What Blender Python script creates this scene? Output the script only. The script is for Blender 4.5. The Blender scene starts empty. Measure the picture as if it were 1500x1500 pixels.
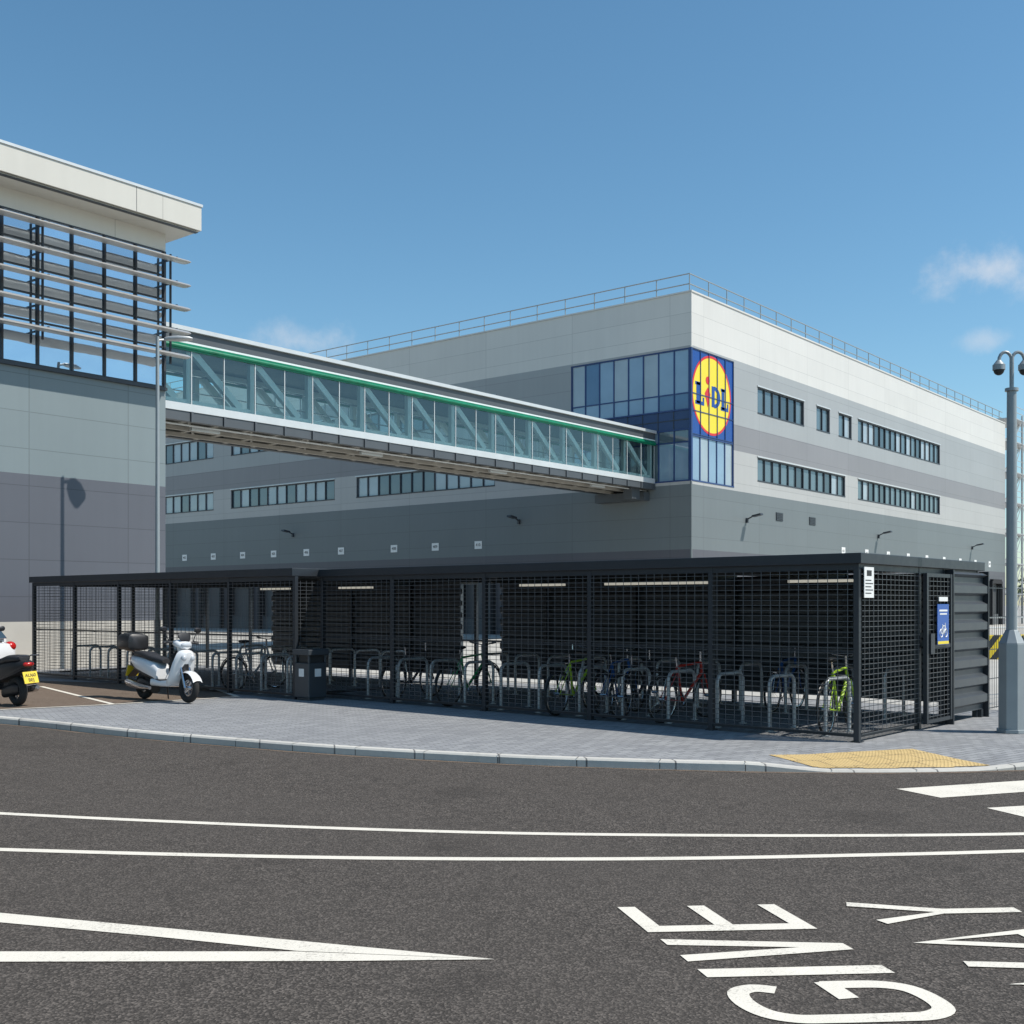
import bpy, bmesh, math, random
from mathutils import Vector, Matrix
random.seed(7)
scene=bpy.context.scene
A=math.radians(39.12); cR=math.cos(A); sR=math.sin(A)
F=1660.0; HC=1.7; ROAD=-0.10
def C(l,d,z=0.0): return Vector((cR*d+sR*l, sR*d-cR*l, z))      # survey frame -> world
def S(u,v,z=0.0):                                                # sighting to plane z
    d=F*(HC-z)/(v-885.0); return C((u-750.0)*d/F,d,z)

# ------------------------------------------------------------------ materials
def newmat(name):
    m=bpy.data.materials.new(name); m.use_nodes=True
    nt=m.node_tree; nt.nodes.clear()
    out=nt.nodes.new('ShaderNodeOutputMaterial'); b=nt.nodes.new('ShaderNodeBsdfPrincipled')
    nt.links.new(b.outputs[0],out.inputs[0]); return m,nt,b,out
def mixc(nt,fac,a,b,blend='MIX'):
    n=nt.nodes.new('ShaderNodeMix'); n.data_type='RGBA'; n.blend_type=blend
    for s,v in ((n.inputs[0],fac),(n.inputs[6],a),(n.inputs[7],b)):
        if hasattr(v,'is_linked'): nt.links.new(v,s)
        elif isinstance(v,(int,float)): s.default_value=v
        else: s.default_value=(v[0],v[1],v[2],1)
    return n.outputs[2]
def math_(nt,op,a,b=0.0,c=None):
    n=nt.nodes.new('ShaderNodeMath'); n.operation=op
    for i,v in enumerate((a,b,c)):
        if v is None: continue
        if hasattr(v,'is_linked'): nt.links.new(v,n.inputs[i])
        else: n.inputs[i].default_value=v
    return n.outputs[0]
def noise(nt,vec,scale,detail=4,rough=.55):
    n=nt.nodes.new('ShaderNodeTexNoise'); n.inputs['Scale'].default_value=scale
    n.inputs['Detail'].default_value=detail; n.inputs['Roughness'].default_value=rough
    if vec is not None: nt.links.new(vec,n.inputs['Vector'])
    return n.outputs[0]
def ramp(nt,fac,p0,p1,c0=(0,0,0),c1=(1,1,1)):
    n=nt.nodes.new('ShaderNodeValToRGB'); e=n.color_ramp.elements
    e[0].position=p0; e[1].position=p1; e[0].color=(*c0,1); e[1].color=(*c1,1)
    nt.links.new(fac,n.inputs[0]); return n.outputs[0]
def coords(nt):
    return nt.nodes.new('ShaderNodeTexCoord').outputs['Object']
def bump(nt,b,h,strength,dist):
    n=nt.nodes.new('ShaderNodeBump'); n.inputs['Strength'].default_value=strength
    n.inputs['Distance'].default_value=dist; nt.links.new(h,n.inputs['Height'])
    nt.links.new(n.outputs[0],b.inputs['Normal'])
def mat(name,col,rough=.5,metal=0,var=.12,vscale=2.0,spec=None,emit=None,coat=0):
    m,nt,b,o=newmat(name); co=coords(nt)
    n=noise(nt,co,vscale,5)
    lo=[c*(1-var) for c in col]; hi=[min(1,c*(1+var)) for c in col]
    nt.links.new(mixc(nt,n,lo,hi),b.inputs['Base Color'])
    r=math_(nt,'MULTIPLY_ADD',noise(nt,co,vscale*3,3),.16,rough-.08)
    nt.links.new(r,b.inputs['Roughness'])
    b.inputs['Metallic'].default_value=metal
    if spec is not None: b.inputs['Specular IOR Level'].default_value=spec
    if coat: b.inputs['Coat Weight'].default_value=coat; b.inputs['Coat Roughness'].default_value=.05
    if emit: b.inputs['Emission Color'].default_value=(*emit[0],1); b.inputs['Emission Strength'].default_value=emit[1]
    return m
def clad(name,col,zs=1.0,xs=6.0,z0=0.0,rough=.45,x0=0.0):
    m,nt,b,o=newmat(name); co=coords(nt)
    sp=nt.nodes.new('ShaderNodeSeparateXYZ'); nt.links.new(co,sp.inputs[0])
    fz=math_(nt,'FRACT',math_(nt,'DIVIDE',math_(nt,'ADD',sp.outputs[2],z0),zs))
    xy=math_(nt,'ADD',math_(nt,'ADD',sp.outputs[0],sp.outputs[1]),x0)
    fx=math_(nt,'FRACT',math_(nt,'DIVIDE',xy,xs))
    lz=math_(nt,'LESS_THAN',fz,.022/zs); lx=math_(nt,'LESS_THAN',fx,.025/xs)
    ln=math_(nt,'MAXIMUM',lz,lx)
    cb=nt.nodes.new('ShaderNodeCombineXYZ')
    nt.links.new(math_(nt,'FLOOR',math_(nt,'DIVIDE',xy,xs)),cb.inputs[0])
    nt.links.new(math_(nt,'FLOOR',math_(nt,'DIVIDE',math_(nt,'ADD',sp.outputs[2],z0),zs)),cb.inputs[1])
    wn=nt.nodes.new('ShaderNodeTexWhiteNoise'); nt.links.new(cb.outputs[0],wn.inputs[0])
    t=math_(nt,'MULTIPLY_ADD',wn.outputs[0],.05,.97)
    t=math_(nt,'MULTIPLY',t,math_(nt,'MULTIPLY_ADD',noise(nt,co,.35,5),.14,.93))
    mp=nt.nodes.new('ShaderNodeMapping'); mp.inputs['Scale'].default_value=(2.5,2.5,.12); nt.links.new(co,mp.inputs[0])
    t=math_(nt,'MULTIPLY',t,math_(nt,'MULTIPLY_ADD',noise(nt,mp.outputs[0],1.5,4),.09,.955))
    t=math_(nt,'MULTIPLY',t,math_(nt,'MULTIPLY_ADD',ln,-.28,1.0))
    c=nt.nodes.new('ShaderNodeVectorMath'); c.operation='SCALE'; c.inputs[0].default_value=col
    nt.links.new(t,c.inputs['Scale']); nt.links.new(c.outputs[0],b.inputs['Base Color'])
    b.inputs['Roughness'].default_value=rough; b.inputs['Specular IOR Level'].default_value=.35
    bump(nt,b,noise(nt,co,.8,2),.12,.05)
    return m
def glass(name,col,rough=.03,wob=.03):
    m,nt,b,o=newmat(name); co=coords(nt)
    nt.links.new(mixc(nt,noise(nt,co,.6,3),[c*.75 for c in col],[c*1.25 for c in col]),b.inputs['Base Color'])
    b.inputs['Roughness'].default_value=rough; b.inputs['Specular IOR Level'].default_value=.9
    b.inputs['IOR'].default_value=1.6
    bump(nt,b,noise(nt,co,.7,2),wob,.3); return m
def coatedglass(name,col,refl):
    m,nt,b,o=newmat(name); co=coords(nt)
    nt.links.new(mixc(nt,noise(nt,co,.6,3),[c*.75 for c in col],[c*1.25 for c in col]),b.inputs['Base Color'])
    b.inputs['Roughness'].default_value=.4
    g=nt.nodes.new('ShaderNodeBsdfGlossy'); g.inputs['Roughness'].default_value=.02; g.inputs[0].default_value=(.80,.90,1,1)
    bp=nt.nodes.new('ShaderNodeBump'); bp.inputs['Strength'].default_value=.05; bp.inputs['Distance'].default_value=.3
    nt.links.new(noise(nt,co,.7,2),bp.inputs['Height']); nt.links.new(bp.outputs[0],g.inputs['Normal'])
    mx=nt.nodes.new('ShaderNodeMixShader'); mx.inputs[0].default_value=refl
    nt.links.new(b.outputs[0],mx.inputs[1]); nt.links.new(g.outputs[0],mx.inputs[2]); nt.links.new(mx.outputs[0],o.inputs[0]); return m
def clearglass(name,tint,base=.12):
    m,nt,b,o=newmat(name); nt.nodes.remove(b); co=coords(nt)
    t=nt.nodes.new('ShaderNodeBsdfTransparent'); t.inputs[0].default_value=(*tint,1)
    g=nt.nodes.new('ShaderNodeBsdfGlossy'); g.inputs['Roughness'].default_value=.03; g.inputs[0].default_value=(.85,.95,.95,1)
    fr=nt.nodes.new('ShaderNodeFresnel'); fr.inputs[0].default_value=1.5
    bp=nt.nodes.new('ShaderNodeBump'); bp.inputs['Strength'].default_value=.03; nt.links.new(noise(nt,co,.8,2),bp.inputs['Height'])
    nt.links.new(bp.outputs[0],g.inputs['Normal'])
    f=math_(nt,'ADD',fr.outputs[0],base)
    mx=nt.nodes.new('ShaderNodeMixShader'); nt.links.new(f,mx.inputs[0]); nt.links.new(t.outputs[0],mx.inputs[1]); nt.links.new(g.outputs[0],mx.inputs[2])
    nt.links.new(mx.outputs[0],o.inputs[0]); return m
def asphalt(name,dark,light):
    m,nt,b,o=newmat(name); co=coords(nt)
    v=nt.nodes.new('ShaderNodeTexVoronoi'); v.inputs['Scale'].default_value=85; nt.links.new(co,v.inputs['Vector'])
    sp=nt.nodes.new('ShaderNodeSeparateColor'); nt.links.new(v.outputs['Color'],sp.inputs[0])
    agg=math_(nt,'POWER',sp.outputs[0],2.2)
    c=mixc(nt,agg,dark,light)
    big=noise(nt,co,.35,6,.6); mid=noise(nt,co,6,5,.65)
    c=mixc(nt,math_(nt,'MULTIPLY',ramp(nt,big,.38,.66),.3),c,[x*1.6 for x in dark])
    c=mixc(nt,math_(nt,'MULTIPLY',ramp(nt,mid,.45,.75),.35),c,[x*.6 for x in dark])
    mp=nt.nodes.new('ShaderNodeMapping'); mp.inputs['Rotation'].default_value=(0,0,-.9); mp.inputs['Scale'].default_value=(.5,.06,1); nt.links.new(co,mp.inputs[0])
    tr=noise(nt,mp.outputs[0],1.6,5,.5)
    c=mixc(nt,math_(nt,'MULTIPLY',ramp(nt,tr,.45,.65),.22),c,[x*1.9 for x in dark])
    s2=nt.nodes.new('ShaderNodeTexVoronoi'); s2.inputs['Scale'].default_value=2.3; nt.links.new(co,s2.inputs['Vector'])
    spk=math_(nt,'LESS_THAN',s2.outputs['Distance'],.03)
    c=mixc(nt,math_(nt,'MULTIPLY',spk,.5),c,(.22,.2,.18))
    st=nt.nodes.new('ShaderNodeTexNoise'); st.inputs['Scale'].default_value=.9; st.inputs['Detail'].default_value=3; nt.links.new(co,st.inputs['Vector'])
    c=mixc(nt,math_(nt,'MULTIPLY',ramp(nt,st.outputs[0],.62,.7),.25),c,[x*.6 for x in dark])
    nt.links.new(c,b.inputs['Base Color'])
    b.inputs['Roughness'].default_value=.9; b.inputs['Specular IOR Level'].default_value=.2
    h=math_(nt,'ADD',math_(nt,'MULTIPLY',v.outputs['Distance'],1.0),noise(nt,co,60,3))
    bump(nt,b,h,.6,.008); return m
def paving(name,c1,c2,mortar,w=.2,h=.1,rot=.4,mort=.006,stain=.35):
    m,nt,b,o=newmat(name); co=coords(nt)
    mp=nt.nodes.new('ShaderNodeMapping'); mp.inputs['Rotation'].default_value=(0,0,rot); nt.links.new(co,mp.inputs[0])
    br=nt.nodes.new('ShaderNodeTexBrick'); nt.links.new(mp.outputs[0],br.inputs['Vector'])
    br.inputs['Color1'].default_value=(*c1,1); br.inputs['Color2'].default_value=(*c2,1); br.inputs['Mortar'].default_value=(*mortar,1)
    br.inputs['Scale'].default_value=1; br.inputs['Mortar Size'].default_value=mort; br.inputs['Brick Width'].default_value=w; br.inputs['Row Height'].default_value=h
    n=noise(nt,co,.5,6,.6)
    c=mixc(nt,math_(nt,'MULTIPLY',ramp(nt,n,.35,.7),stain),br.outputs[0],[x*.62 for x in c1])
    c=mixc(nt,math_(nt,'MULTIPLY',ramp(nt,noise(nt,co,14,4),.4,.8),.3),c,[min(1,x*1.4) for x in c2])
    c=mixc(nt,math_(nt,'MULTIPLY',ramp(nt,noise(nt,co,3.1,5,.7),.56,.7),.35),c,[x*.6 for x in c2])
    nt.links.new(c,b.inputs['Base Color']); b.inputs['Roughness'].default_value=.88; b.inputs['Specular IOR Level'].default_value=.3
    bump(nt,b,math_(nt,'ADD',math_(nt,'MULTIPLY',br.outputs['Fac'],-1.0),math_(nt,'MULTIPLY',noise(nt,co,40,3),.4)),.4,.006); return m
def roadpaint(name,col,under):
    m,nt,b,o=newmat(name); co=coords(nt)
    n=math_(nt,'ADD',math_(nt,'MULTIPLY',noise(nt,co,55,4,.7),.65),math_(nt,'MULTIPLY',noise(nt,co,3,4),.35))
    wear=ramp(nt,n,.55,.67)
    c=mixc(nt,noise(nt,co,4,4),[x*.82 for x in col],col)
    c=mixc(nt,math_(nt,'MULTIPLY',wear,.6),c,under)
    nt.links.new(c,b.inputs['Base Color']); b.inputs['Roughness'].default_value=.7
    bump(nt,b,noise(nt,co,70,3),.5,.005); return m

M={}
M['asphalt']=asphalt('asphalt',(.048,.042,.037),(.165,.143,.125))
M['bay']=asphalt('bay_asphalt',(.12,.090,.068),(.24,.19,.15))
M['concrete_yard']=mat('concrete_yard',(.45,.43,.39),.9,0,.2,.4)
M['paving']=paving('grey_block_paving',(.33,.335,.34),(.225,.23,.24),(.10,.10,.10),stain=.4)
M['tactile']=paving('buff_tactile_paving',(.64,.47,.22),(.58,.42,.19),(.30,.22,.12),.4,.4,.55,.01)
M['kerb']=paving('kerb_concrete',(.58,.56,.51),(.50,.48,.44),(.12,.12,.12),.9,50,0.7,.01)
M['paint']=roadpaint('road_paint',(.80,.745,.64),(.09,.08,.07))
M['white_clad']=clad('white_cladding',(.62,.60,.56),1.0,6.0)
M['lgrey_clad']=clad('light_grey_cladding',(.335,.345,.345),1.0,6.0)
M['taupe_clad']=clad('taupe_cladding',(.24,.235,.242),1.0,6.0)
M['mgrey_clad']=clad('pale_grey_cladding',(.42,.415,.40),1.0,6.0)
M['dgrey_clad']=clad('slate_cladding',(.155,.175,.18),1.0,6.0)
M['violet_clad']=clad('violet_grey_cladding',(.105,.104,.118),1.0,6.0)
M['off_grey']=clad('office_grey_cladding',(.20,.24,.25),.95,2.85,.02)
M['off_violet']=clad('office_slate_cladding',(.112,.118,.138),.95,2.85,.02)
M['off_cream']=clad('office_fascia',(.57,.55,.495),5,6.0,1.0,.5,2.8)
M['concrete']=mat('precast_concrete',(.50,.47,.42),.85,0,.12,1.5)
M['frame']=mat('dark_window_frame',(.035,.04,.05),.45)
M['blueframe']=mat('blue_window_frame',(.02,.05,.16),.4)
M['bluepanel']=mat('blue_spandrel',(.02,.045,.13),.25)
M['g1']=glass('window_glass_dark',(.03,.045,.055))
M['g2']=glass('window_glass_mid',(.09,.13,.15))
M['g3']=glass('window_glass_blind',(.32,.37,.40))
M['g4']=glass('window_glass_blue',(.06,.13,.24))
M['g5']=glass('window_glass_pale',(.22,.32,.42))
M['o1']=coatedglass('office_glass_a',(.03,.045,.06),.50)
M['o2']=coatedglass('office_glass_b',(.07,.10,.13),.62)
M['o3']=coatedglass('office_glass_c',(.16,.19,.22),.58)
M['bridgeglass']=clearglass('bridge_glass',(.82,.955,.94),.06)
M['steel']=mat('galvanised_steel',(.50,.51,.51),.45,.4,.12,6)
M['post_paint']=mat('grey_post_paint',(.30,.33,.34),.45,.2,.1,5)
M['truss']=mat('truss_paint',(.68,.74,.73),.5,.0)
M['bridge_dark']=mat('bridge_dark_steel',(.085,.095,.105),.5,.2)
M['bridge_white']=mat('bridge_pale_trim',(.58,.60,.60),.4,.2)
M['green']=mat('green_fascia_reflection',(.0,.18,.09),.35,0,.45,3)  # green fascia tone that also carries the reflection along the glass top
M['brown']=mat('bridge_soffit',(.22,.20,.17),.7,0,.25,2)
M['beam_under']=mat('bridge_cross_beams',(.36,.34,.30),.6,0,.2,3)
M['alu']=mat('brise_soleil_aluminium',(.55,.54,.52),.32,.5,.06)
M['roofgrey']=mat('roof_membrane',(.3,.3,.3),.8)
M['shed']=mat('anthracite_steel',(.034,.040,.048),.42,.3,.15,3)
M['shedpanel']=mat('anthracite_corrugated',(.065,.075,.085),.4,.3,.12,2)
M['meshwire']=mat('anthracite_mesh',(.10,.108,.118),.38,.3)
M['tube']=mat('fluorescent_tube',(.8,.8,.75),.4,emit=((1,.95,.8),.35))
M['black']=mat('black_plastic',(.018,.018,.02),.4)
M['rubber']=mat('tyre_rubber',(.02,.02,.02),.85)
M['chrome']=mat('chrome',(.6,.6,.62),.2,1)
M['whitepaint']=mat('white_gloss_paint',(.74,.75,.76),.25,0,.03,3,coat=.6)
M['red']=mat('red_lens',(.45,.015,.012),.2)
M['yellowplate']=mat('yellow_plate',(.80,.58,.03),.4)
M['seat']=mat('seat_vinyl',(.025,.025,.028),.55)
M['lens']=mat('headlamp_lens',(.5,.53,.56),.1)
M['blue']=mat('blue_vinyl',(.01,.09,.38),.35,0,.05)
M['logoblue']=mat('sign_blue',(.012,.06,.27),.25,0,.08)
M['yellow']=mat('sign_yellow',(.82,.64,.03),.35,0,.06)
M['logored']=mat('sign_red',(.62,.02,.02),.3,0,.04)
M['white']=mat('white_sign',(.78,.78,.76),.5,0,.05)
M['ink']=mat('black_ink',(.03,.03,.03),.6)
M['darkdoor']=mat('dock_door',(.10,.105,.11),.6)
M['opening']=mat('dock_shelter',(.02,.02,.022),.9)
for k,c in (('bike_lime',(.42,.62,.04)),('bike_red',(.45,.03,.02)),('bike_black',(.03,.03,.035)),('bike_blue',(.02,.09,.28)),('bike_silver',(.45,.46,.47)),('bike_green',(.02,.30,.10))):
    M[k]=mat(k,c,.3)
m,nt,b,o=newmat('hazard_stripes'); co=coords(nt); sp=nt.nodes.new('ShaderNodeSeparateXYZ'); nt.links.new(co,sp.inputs[0])
t=math_(nt,'FRACT',math_(nt,'MULTIPLY',math_(nt,'ADD',math_(nt,'SUBTRACT',sp.outputs[1],sp.outputs[0]),math_(nt,'MULTIPLY',sp.outputs[2],1.2)),1.6))
nt.links.new(mixc(nt,math_(nt,'LESS_THAN',t,.5),(.02,.02,.02),(.75,.55,.02)),b.inputs['Base Color']); M['hazard']=m
m,nt,b,o=newmat('distant_foliage'); co=coords(nt)
nt.links.new(mixc(nt,ramp(nt,noise(nt,co,.25,4),.35,.65),(.03,.055,.02),(.09,.13,.045)),b.inputs['Base Color']); b.inputs['Roughness'].default_value=.8; M['leaf']=m

# ------------------------------------------------------------------ builders
def empty(name,loc=(0,0,0)):
    e=bpy.data.objects.new(name,None); e.empty_display_size=.3; e.location=loc
    scene.collection.objects.link(e); return e
def adopt(o,p):
    if p is not None:
        o.parent=p; o.matrix_parent_inverse=Matrix.Translation(-Vector(p.location))
class B:
    def __init__(s,name,mt,parent=None,X=None):
        s.n=name; s.m=mt; s.p=parent; s.X=X; s.v=[]; s.f=[]
    def add(s,vs,fs):
        k=len(s.v); s.v+=[Vector(v) for v in vs]; s.f+=[tuple(i+k for i in f) for f in fs]
    def box(s,x0,x1,y0,y1,z0,z1):
        s.add([(x0,y0,z0),(x1,y0,z0),(x1,y1,z0),(x0,y1,z0),(x0,y0,z1),(x1,y0,z1),(x1,y1,z1),(x0,y1,z1)],
              [(0,3,2,1),(4,5,6,7),(0,1,5,4),(1,2,6,5),(2,3,7,6),(3,0,4,7)]); return s
    def beam(s,p0,p1,w,h):
        p0=Vector(p0);p1=Vector(p1); d=(p1-p0).normalized()
        up=Vector((0,0,1)) if abs(d.z)<.95 else Vector((1,0,0))
        a=d.cross(up).normalized()*w/2; c=a.cross(d).normalized()*h/2
        vs=[p+i*a+j*c for p in (p0,p1) for i,j in ((-1,-1),(1,-1),(1,1),(-1,1))]
        s.add(vs,[(0,1,2,3),(7,6,5,4),(0,4,5,1),(1,5,6,2),(2,6,7,3),(3,7,4,0)]); return s
    def cyl(s,p0,p1,r0,r1=None,n=10):
        r1=r0 if r1 is None else r1
        p0=Vector(p0);p1=Vector(p1); d=(p1-p0).normalized()
        a=d.orthogonal().normalized(); c=d.cross(a)
        vs=[]
        for p,r in ((p0,r0),(p1,r1)):
            for i in range(n):
                t=2*math.pi*i/n; vs.append(p+a*math.cos(t)*r+c*math.sin(t)*r)
        fs=[(i,(i+1)%n,n+(i+1)%n,n+i) for i in range(n)]+[tuple(range(n))[::-1],tuple(range(n,2*n))]
        s.add(vs,fs); return s
    def tube(s,pts,r,n=8):
        pts=[Vector(p) for p in pts]; k=len(pts); vs=[]
        prev=None
        for i,p in enumerate(pts):
            d=(pts[min(i+1,k-1)]-pts[max(i-1,0)]).normalized()
            a=d.orthogonal().normalized() if prev is None else (prev-d*prev.dot(d)).normalized()
            prev=a; c=d.cross(a)
            for j in range(n):
                t=2*math.pi*j/n; vs.append(p+a*math.cos(t)*r+c*math.sin(t)*r)
        fs=[(i*n+j,i*n+(j+1)%n,(i+1)*n+(j+1)%n,(i+1)*n+j) for i in range(k-1) for j in range(n)]
        fs+=[tuple(range(n))[::-1],tuple(range((k-1)*n,k*n))]
        s.add(vs,fs); return s
    def torus(s,c,ax,R,r,n=28,m=8):
        c=Vector(c);ax=Vector(ax).normalized(); a=ax.orthogonal().normalized(); b=ax.cross(a); vs=[]
        for i in range(n):
            t=2*math.pi*i/n; q=a*math.cos(t)+b*math.sin(t)
            for j in range(m):
                w=2*math.pi*j/m; vs.append(c+q*(R+r*math.cos(w))+ax*r*math.sin(w))
        s.add(vs,[(i*m+j,i*m+(j+1)%m,((i+1)%n)*m+(j+1)%m,((i+1)%n)*m+j) for i in range(n) for j in range(m)]); return s
    def ell(s,c,r,n=14,m=10):
        vs=[];c=Vector(c)
        for i in range(m+1):
            ph=math.pi*i/m
            for j in range(n):
                t=2*math.pi*j/n; vs.append(c+Vector((r[0]*math.sin(ph)*math.cos(t),r[1]*math.sin(ph)*math.sin(t),r[2]*math.cos(ph))))
        s.add(vs,[(i*n+j,i*n+(j+1)%n,(i+1)*n+(j+1)%n,(i+1)*n+j) for i in range(m) for j in range(n)]); return s
    def prism(s,pts,vec):
        vec=Vector(vec); n=len(pts); vs=[Vector(p) for p in pts]+[Vector(p)+vec for p in pts]
        s.add(vs,[tuple(range(n))[::-1],tuple(range(n,2*n))]+[(i,(i+1)%n,n+(i+1)%n,n+i) for i in range(n)]); return s
    def loft(s,secs,n=20):
        vs=[]
        for q in secs:
            x,z,hw,hh,p=q[:5]; y0=q[5] if len(q)>5 else 0
            for j in range(n):
                t=2*math.pi*j/n; c_,s_=math.cos(t),math.sin(t)
                vs.append((x,y0+hw*math.copysign(abs(c_)**(2/p),c_),z+hh*math.copysign(abs(s_)**(2/p),s_)))
        k=len(secs)
        s.add(vs,[(i*n+j,i*n+(j+1)%n,(i+1)*n+(j+1)%n,(i+1)*n+j) for i in range(k-1) for j in range(n)]+[tuple(range(n))[::-1],tuple(range((k-1)*n,k*n))]); return s
    def face(s,pts): s.add(pts,[tuple(range(len(pts)))]); return s
    def done(s,smooth=False,bevel=0,recalc=True):
        vs=[(s.X@v if s.X is not None else v) for v in s.v]
        me=bpy.data.meshes.new(s.n); me.from_pydata([tuple(v) for v in vs],[],s.f)
        if recalc:
            bm=bmesh.new(); bm.from_mesh(me)
            if smooth: bmesh.ops.remove_doubles(bm,verts=bm.verts,dist=1e-6)
            bmesh.ops.recalc_face_normals(bm,faces=bm.faces); bm.to_mesh(me); bm.free()
        if smooth:
            for p in me.polygons: p.use_smooth=True
        me.materials.append(s.m)
        o=bpy.data.objects.new(s.n,me); scene.collection.objects.link(o)
        if bevel:
            md=o.modifiers.new('bevel','BEVEL'); md.width=bevel; md.segments=2; md.limit_method='ANGLE'
        if smooth:
            try: me.set_sharp_from_angle(angle=math.radians(40))
            except Exception: pass
        adopt(o,s.p); return o
def text(name,body,size,Mx,mt,parent,ext=.004):
    cu=bpy.data.curves.new(name,'FONT'); cu.body=body; cu.size=size; cu.extrude=ext; cu.align_x='CENTER'; cu.align_y='CENTER'
    cu.materials.append(mt); o=bpy.data.objects.new(name,cu); o.matrix_world=Mx; scene.collection.objects.link(o)
    if parent is not None:
        o.parent=parent; o.matrix_parent_inverse=Matrix.Translation(-Vector(parent.location))
    return o
def frameM(X,Y,Z,o):
    return Matrix(((X[0],Y[0],Z[0],o[0]),(X[1],Y[1],Z[1],o[1]),(X[2],Y[2],Z[2],o[2]),(0,0,0,1)))
def onL(x,y,z): return frameM((0,-1,0),(0,0,1),(-1,0,0),(x,y,z))
def onR(x,y,z): return frameM((1,0,0),(0,0,1),(0,-1,0),(x,y,z))
class Face:
    def __init__(s,kind,plane): s.k=kind; s.pl=plane
    def box(s,b,a0,a1,z0,z1,o0,o1):
        if s.k=='L': b.box(s.pl-o1,s.pl-o0,a0,a1,z0,z1)
        else: b.box(a0,a1,s.pl-o1,s.pl-o0,z0,z1)
def wall(face,parent,name,mt,a0,a1,z0,z1,ops,th=.3):
    b=B(name,mt,parent); cl=[]
    for (p,q,r,t) in ops:
        r2=max(r,z0); t2=min(t,z1); p2=max(p,a0); q2=min(q,a1)
        if r2<t2 and p2<q2: cl.append((p2,q2,r2,t2))
    cl.sort(); cur=a0
    for (p,q,r,t) in cl:
        if p>cur: face.box(b,cur,p,z0,z1,-th,0)
        if r>z0: face.box(b,p,q,z0,r,-th,0)
        if t<z1: face.box(b,p,q,t,z1,-th,0)
        cur=q
    if cur<a1: face.box(b,cur,a1,z0,z1,-th,0)
    return b.done()
def cat(pts,k=8):
    out=[]; P=[Vector(p) for p in pts]; n=len(P)
    for i in range(n-1):
        p0=P[max(i-1,0)];p1=P[i];p2=P[i+1];p3=P[min(i+2,n-1)]
        for j in range(k):
            t=j/k
            out.append(.5*((2*p1)+(-p0+p2)*t+(2*p0-5*p1+4*p2-p3)*t*t+(-p0+3*p1-3*p2+p3)*t**3))
    out.append(P[-1]); return out
def offs(pts,w):
    out=[];n=len(pts)
    for i,p in enumerate(pts):
        d=(pts[min(i+1,n-1)]-pts[max(i-1,0)]); d.z=0; d.normalize()
        nn=Vector((-d.y,d.x,0))
        if 0<i<n-1:
            d1=(pts[i]-pts[i-1]).normalized(); m_=Vector((-d1.y,d1.x,0)); k=max(.5,nn.dot(m_)); out.append(p+nn*w/k)
        else: out.append(p+nn*w)
    return out
def ribbon(b,pts,w,z):
    L=offs(pts,w/2);R=offs(pts,-w/2)
    for i in range(len(pts)-1):
        q=[R[i],R[i+1],L[i+1],L[i]]; b.face([(v.x,v.y,z) for v in q])

# ------------------------------------------------------------------ ground
g=B('ground',M['concrete_yard']); c=1500
g.face([(-c,-c,ROAD-.05),(c,-c,ROAD-.05),(c,c,ROAD-.05),(-c,c,ROAD-.05)]); g.done()
rd=B('road',M['asphalt']); rd.face([(-90,-120,ROAD),(160,-120,ROAD),(160,60,ROAD),(-90,60,ROAD)]); rd.done()
kp=[(-1500,975),(-700,1010),(-300,1036),(0,1060),(200,1081),(450,1102),(700,1117),(870,1124),(1090,1130),(1300,1132),(1500,1128),(1800,1118),(2300,1095),(3200,1055)]
kerbline=cat([S(u,v,ROAD) for u,v in kp],10)
inner=offs(kerbline,.125)
mid=kerbline[len(kerbline)//2]
if (inner[len(inner)//2]-mid).dot(Vector((cR,sR,0)))<0:
    sg=-1; inner=offs(kerbline,-.125)
else: sg=1
chamf=offs(kerbline,sg*.02)
pts_px=[(p.x*sR-p.y*cR)/(p.x*cR+p.y*sR)*F+750 for p in kerbline]
def topz(u):
    if 1210<=u<=1440: return -.075
    if 1100<u<1210: return -.005-.07*(u-1100)/110
    if 1440<u<1560: return -.075+.07*(u-1440)/120
    return -.005
kb=B('kerb',M['kerb'])
rings=[]
for i,p in enumerate(kerbline):
    tz=topz(pts_px[i]); a=chamf[i]; q=inner[i]
    rings.append([(p.x,p.y,ROAD-.02),(p.x,p.y,tz-.02),(a.x,a.y,tz),(q.x,q.y,tz+.001),(q.x,q.y,ROAD-.04)])
for i in range(len(rings)-1):
    for j in range(4): kb.face([rings[i][j],rings[i+1][j],rings[i+1][j+1],rings[i][j+1]])
kb.done()
kj=B('kerb_joint',M['ink']); acc=0
for i in range(len(kerbline)-1):
    a=kerbline[i];bb=kerbline[i+1];L=(bb-a).length;t=0
    while acc+L-t>=.915:
        t+=.915-acc; acc=0
        if t>L: break
        f=t/L; o_=a.lerp(bb,f); u=inner[i].lerp(inner[i+1],f); dd=(bb-a).normalized()*.004; tz=topz(pts_px[i])
        out=(o_-u).normalized()*.002
        kj.face([(o_.x+out.x-dd.x,o_.y+out.y-dd.y,ROAD),(o_.x+out.x+dd.x,o_.y+out.y+dd.y,ROAD),(o_.x+out.x+dd.x,o_.y+out.y+dd.y,tz-.02),(o_.x+out.x-dd.x,o_.y+out.y-dd.y,tz-.02)])
        kj.face([(o_.x-dd.x,o_.y-dd.y,tz+.002),(o_.x+dd.x,o_.y+dd.y,tz+.002),(u.x+dd.x,u.y+dd.y,tz+.003),(u.x-dd.x,u.y-dd.y,tz+.003)])
    acc+=L-t
kj.done()
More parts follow.
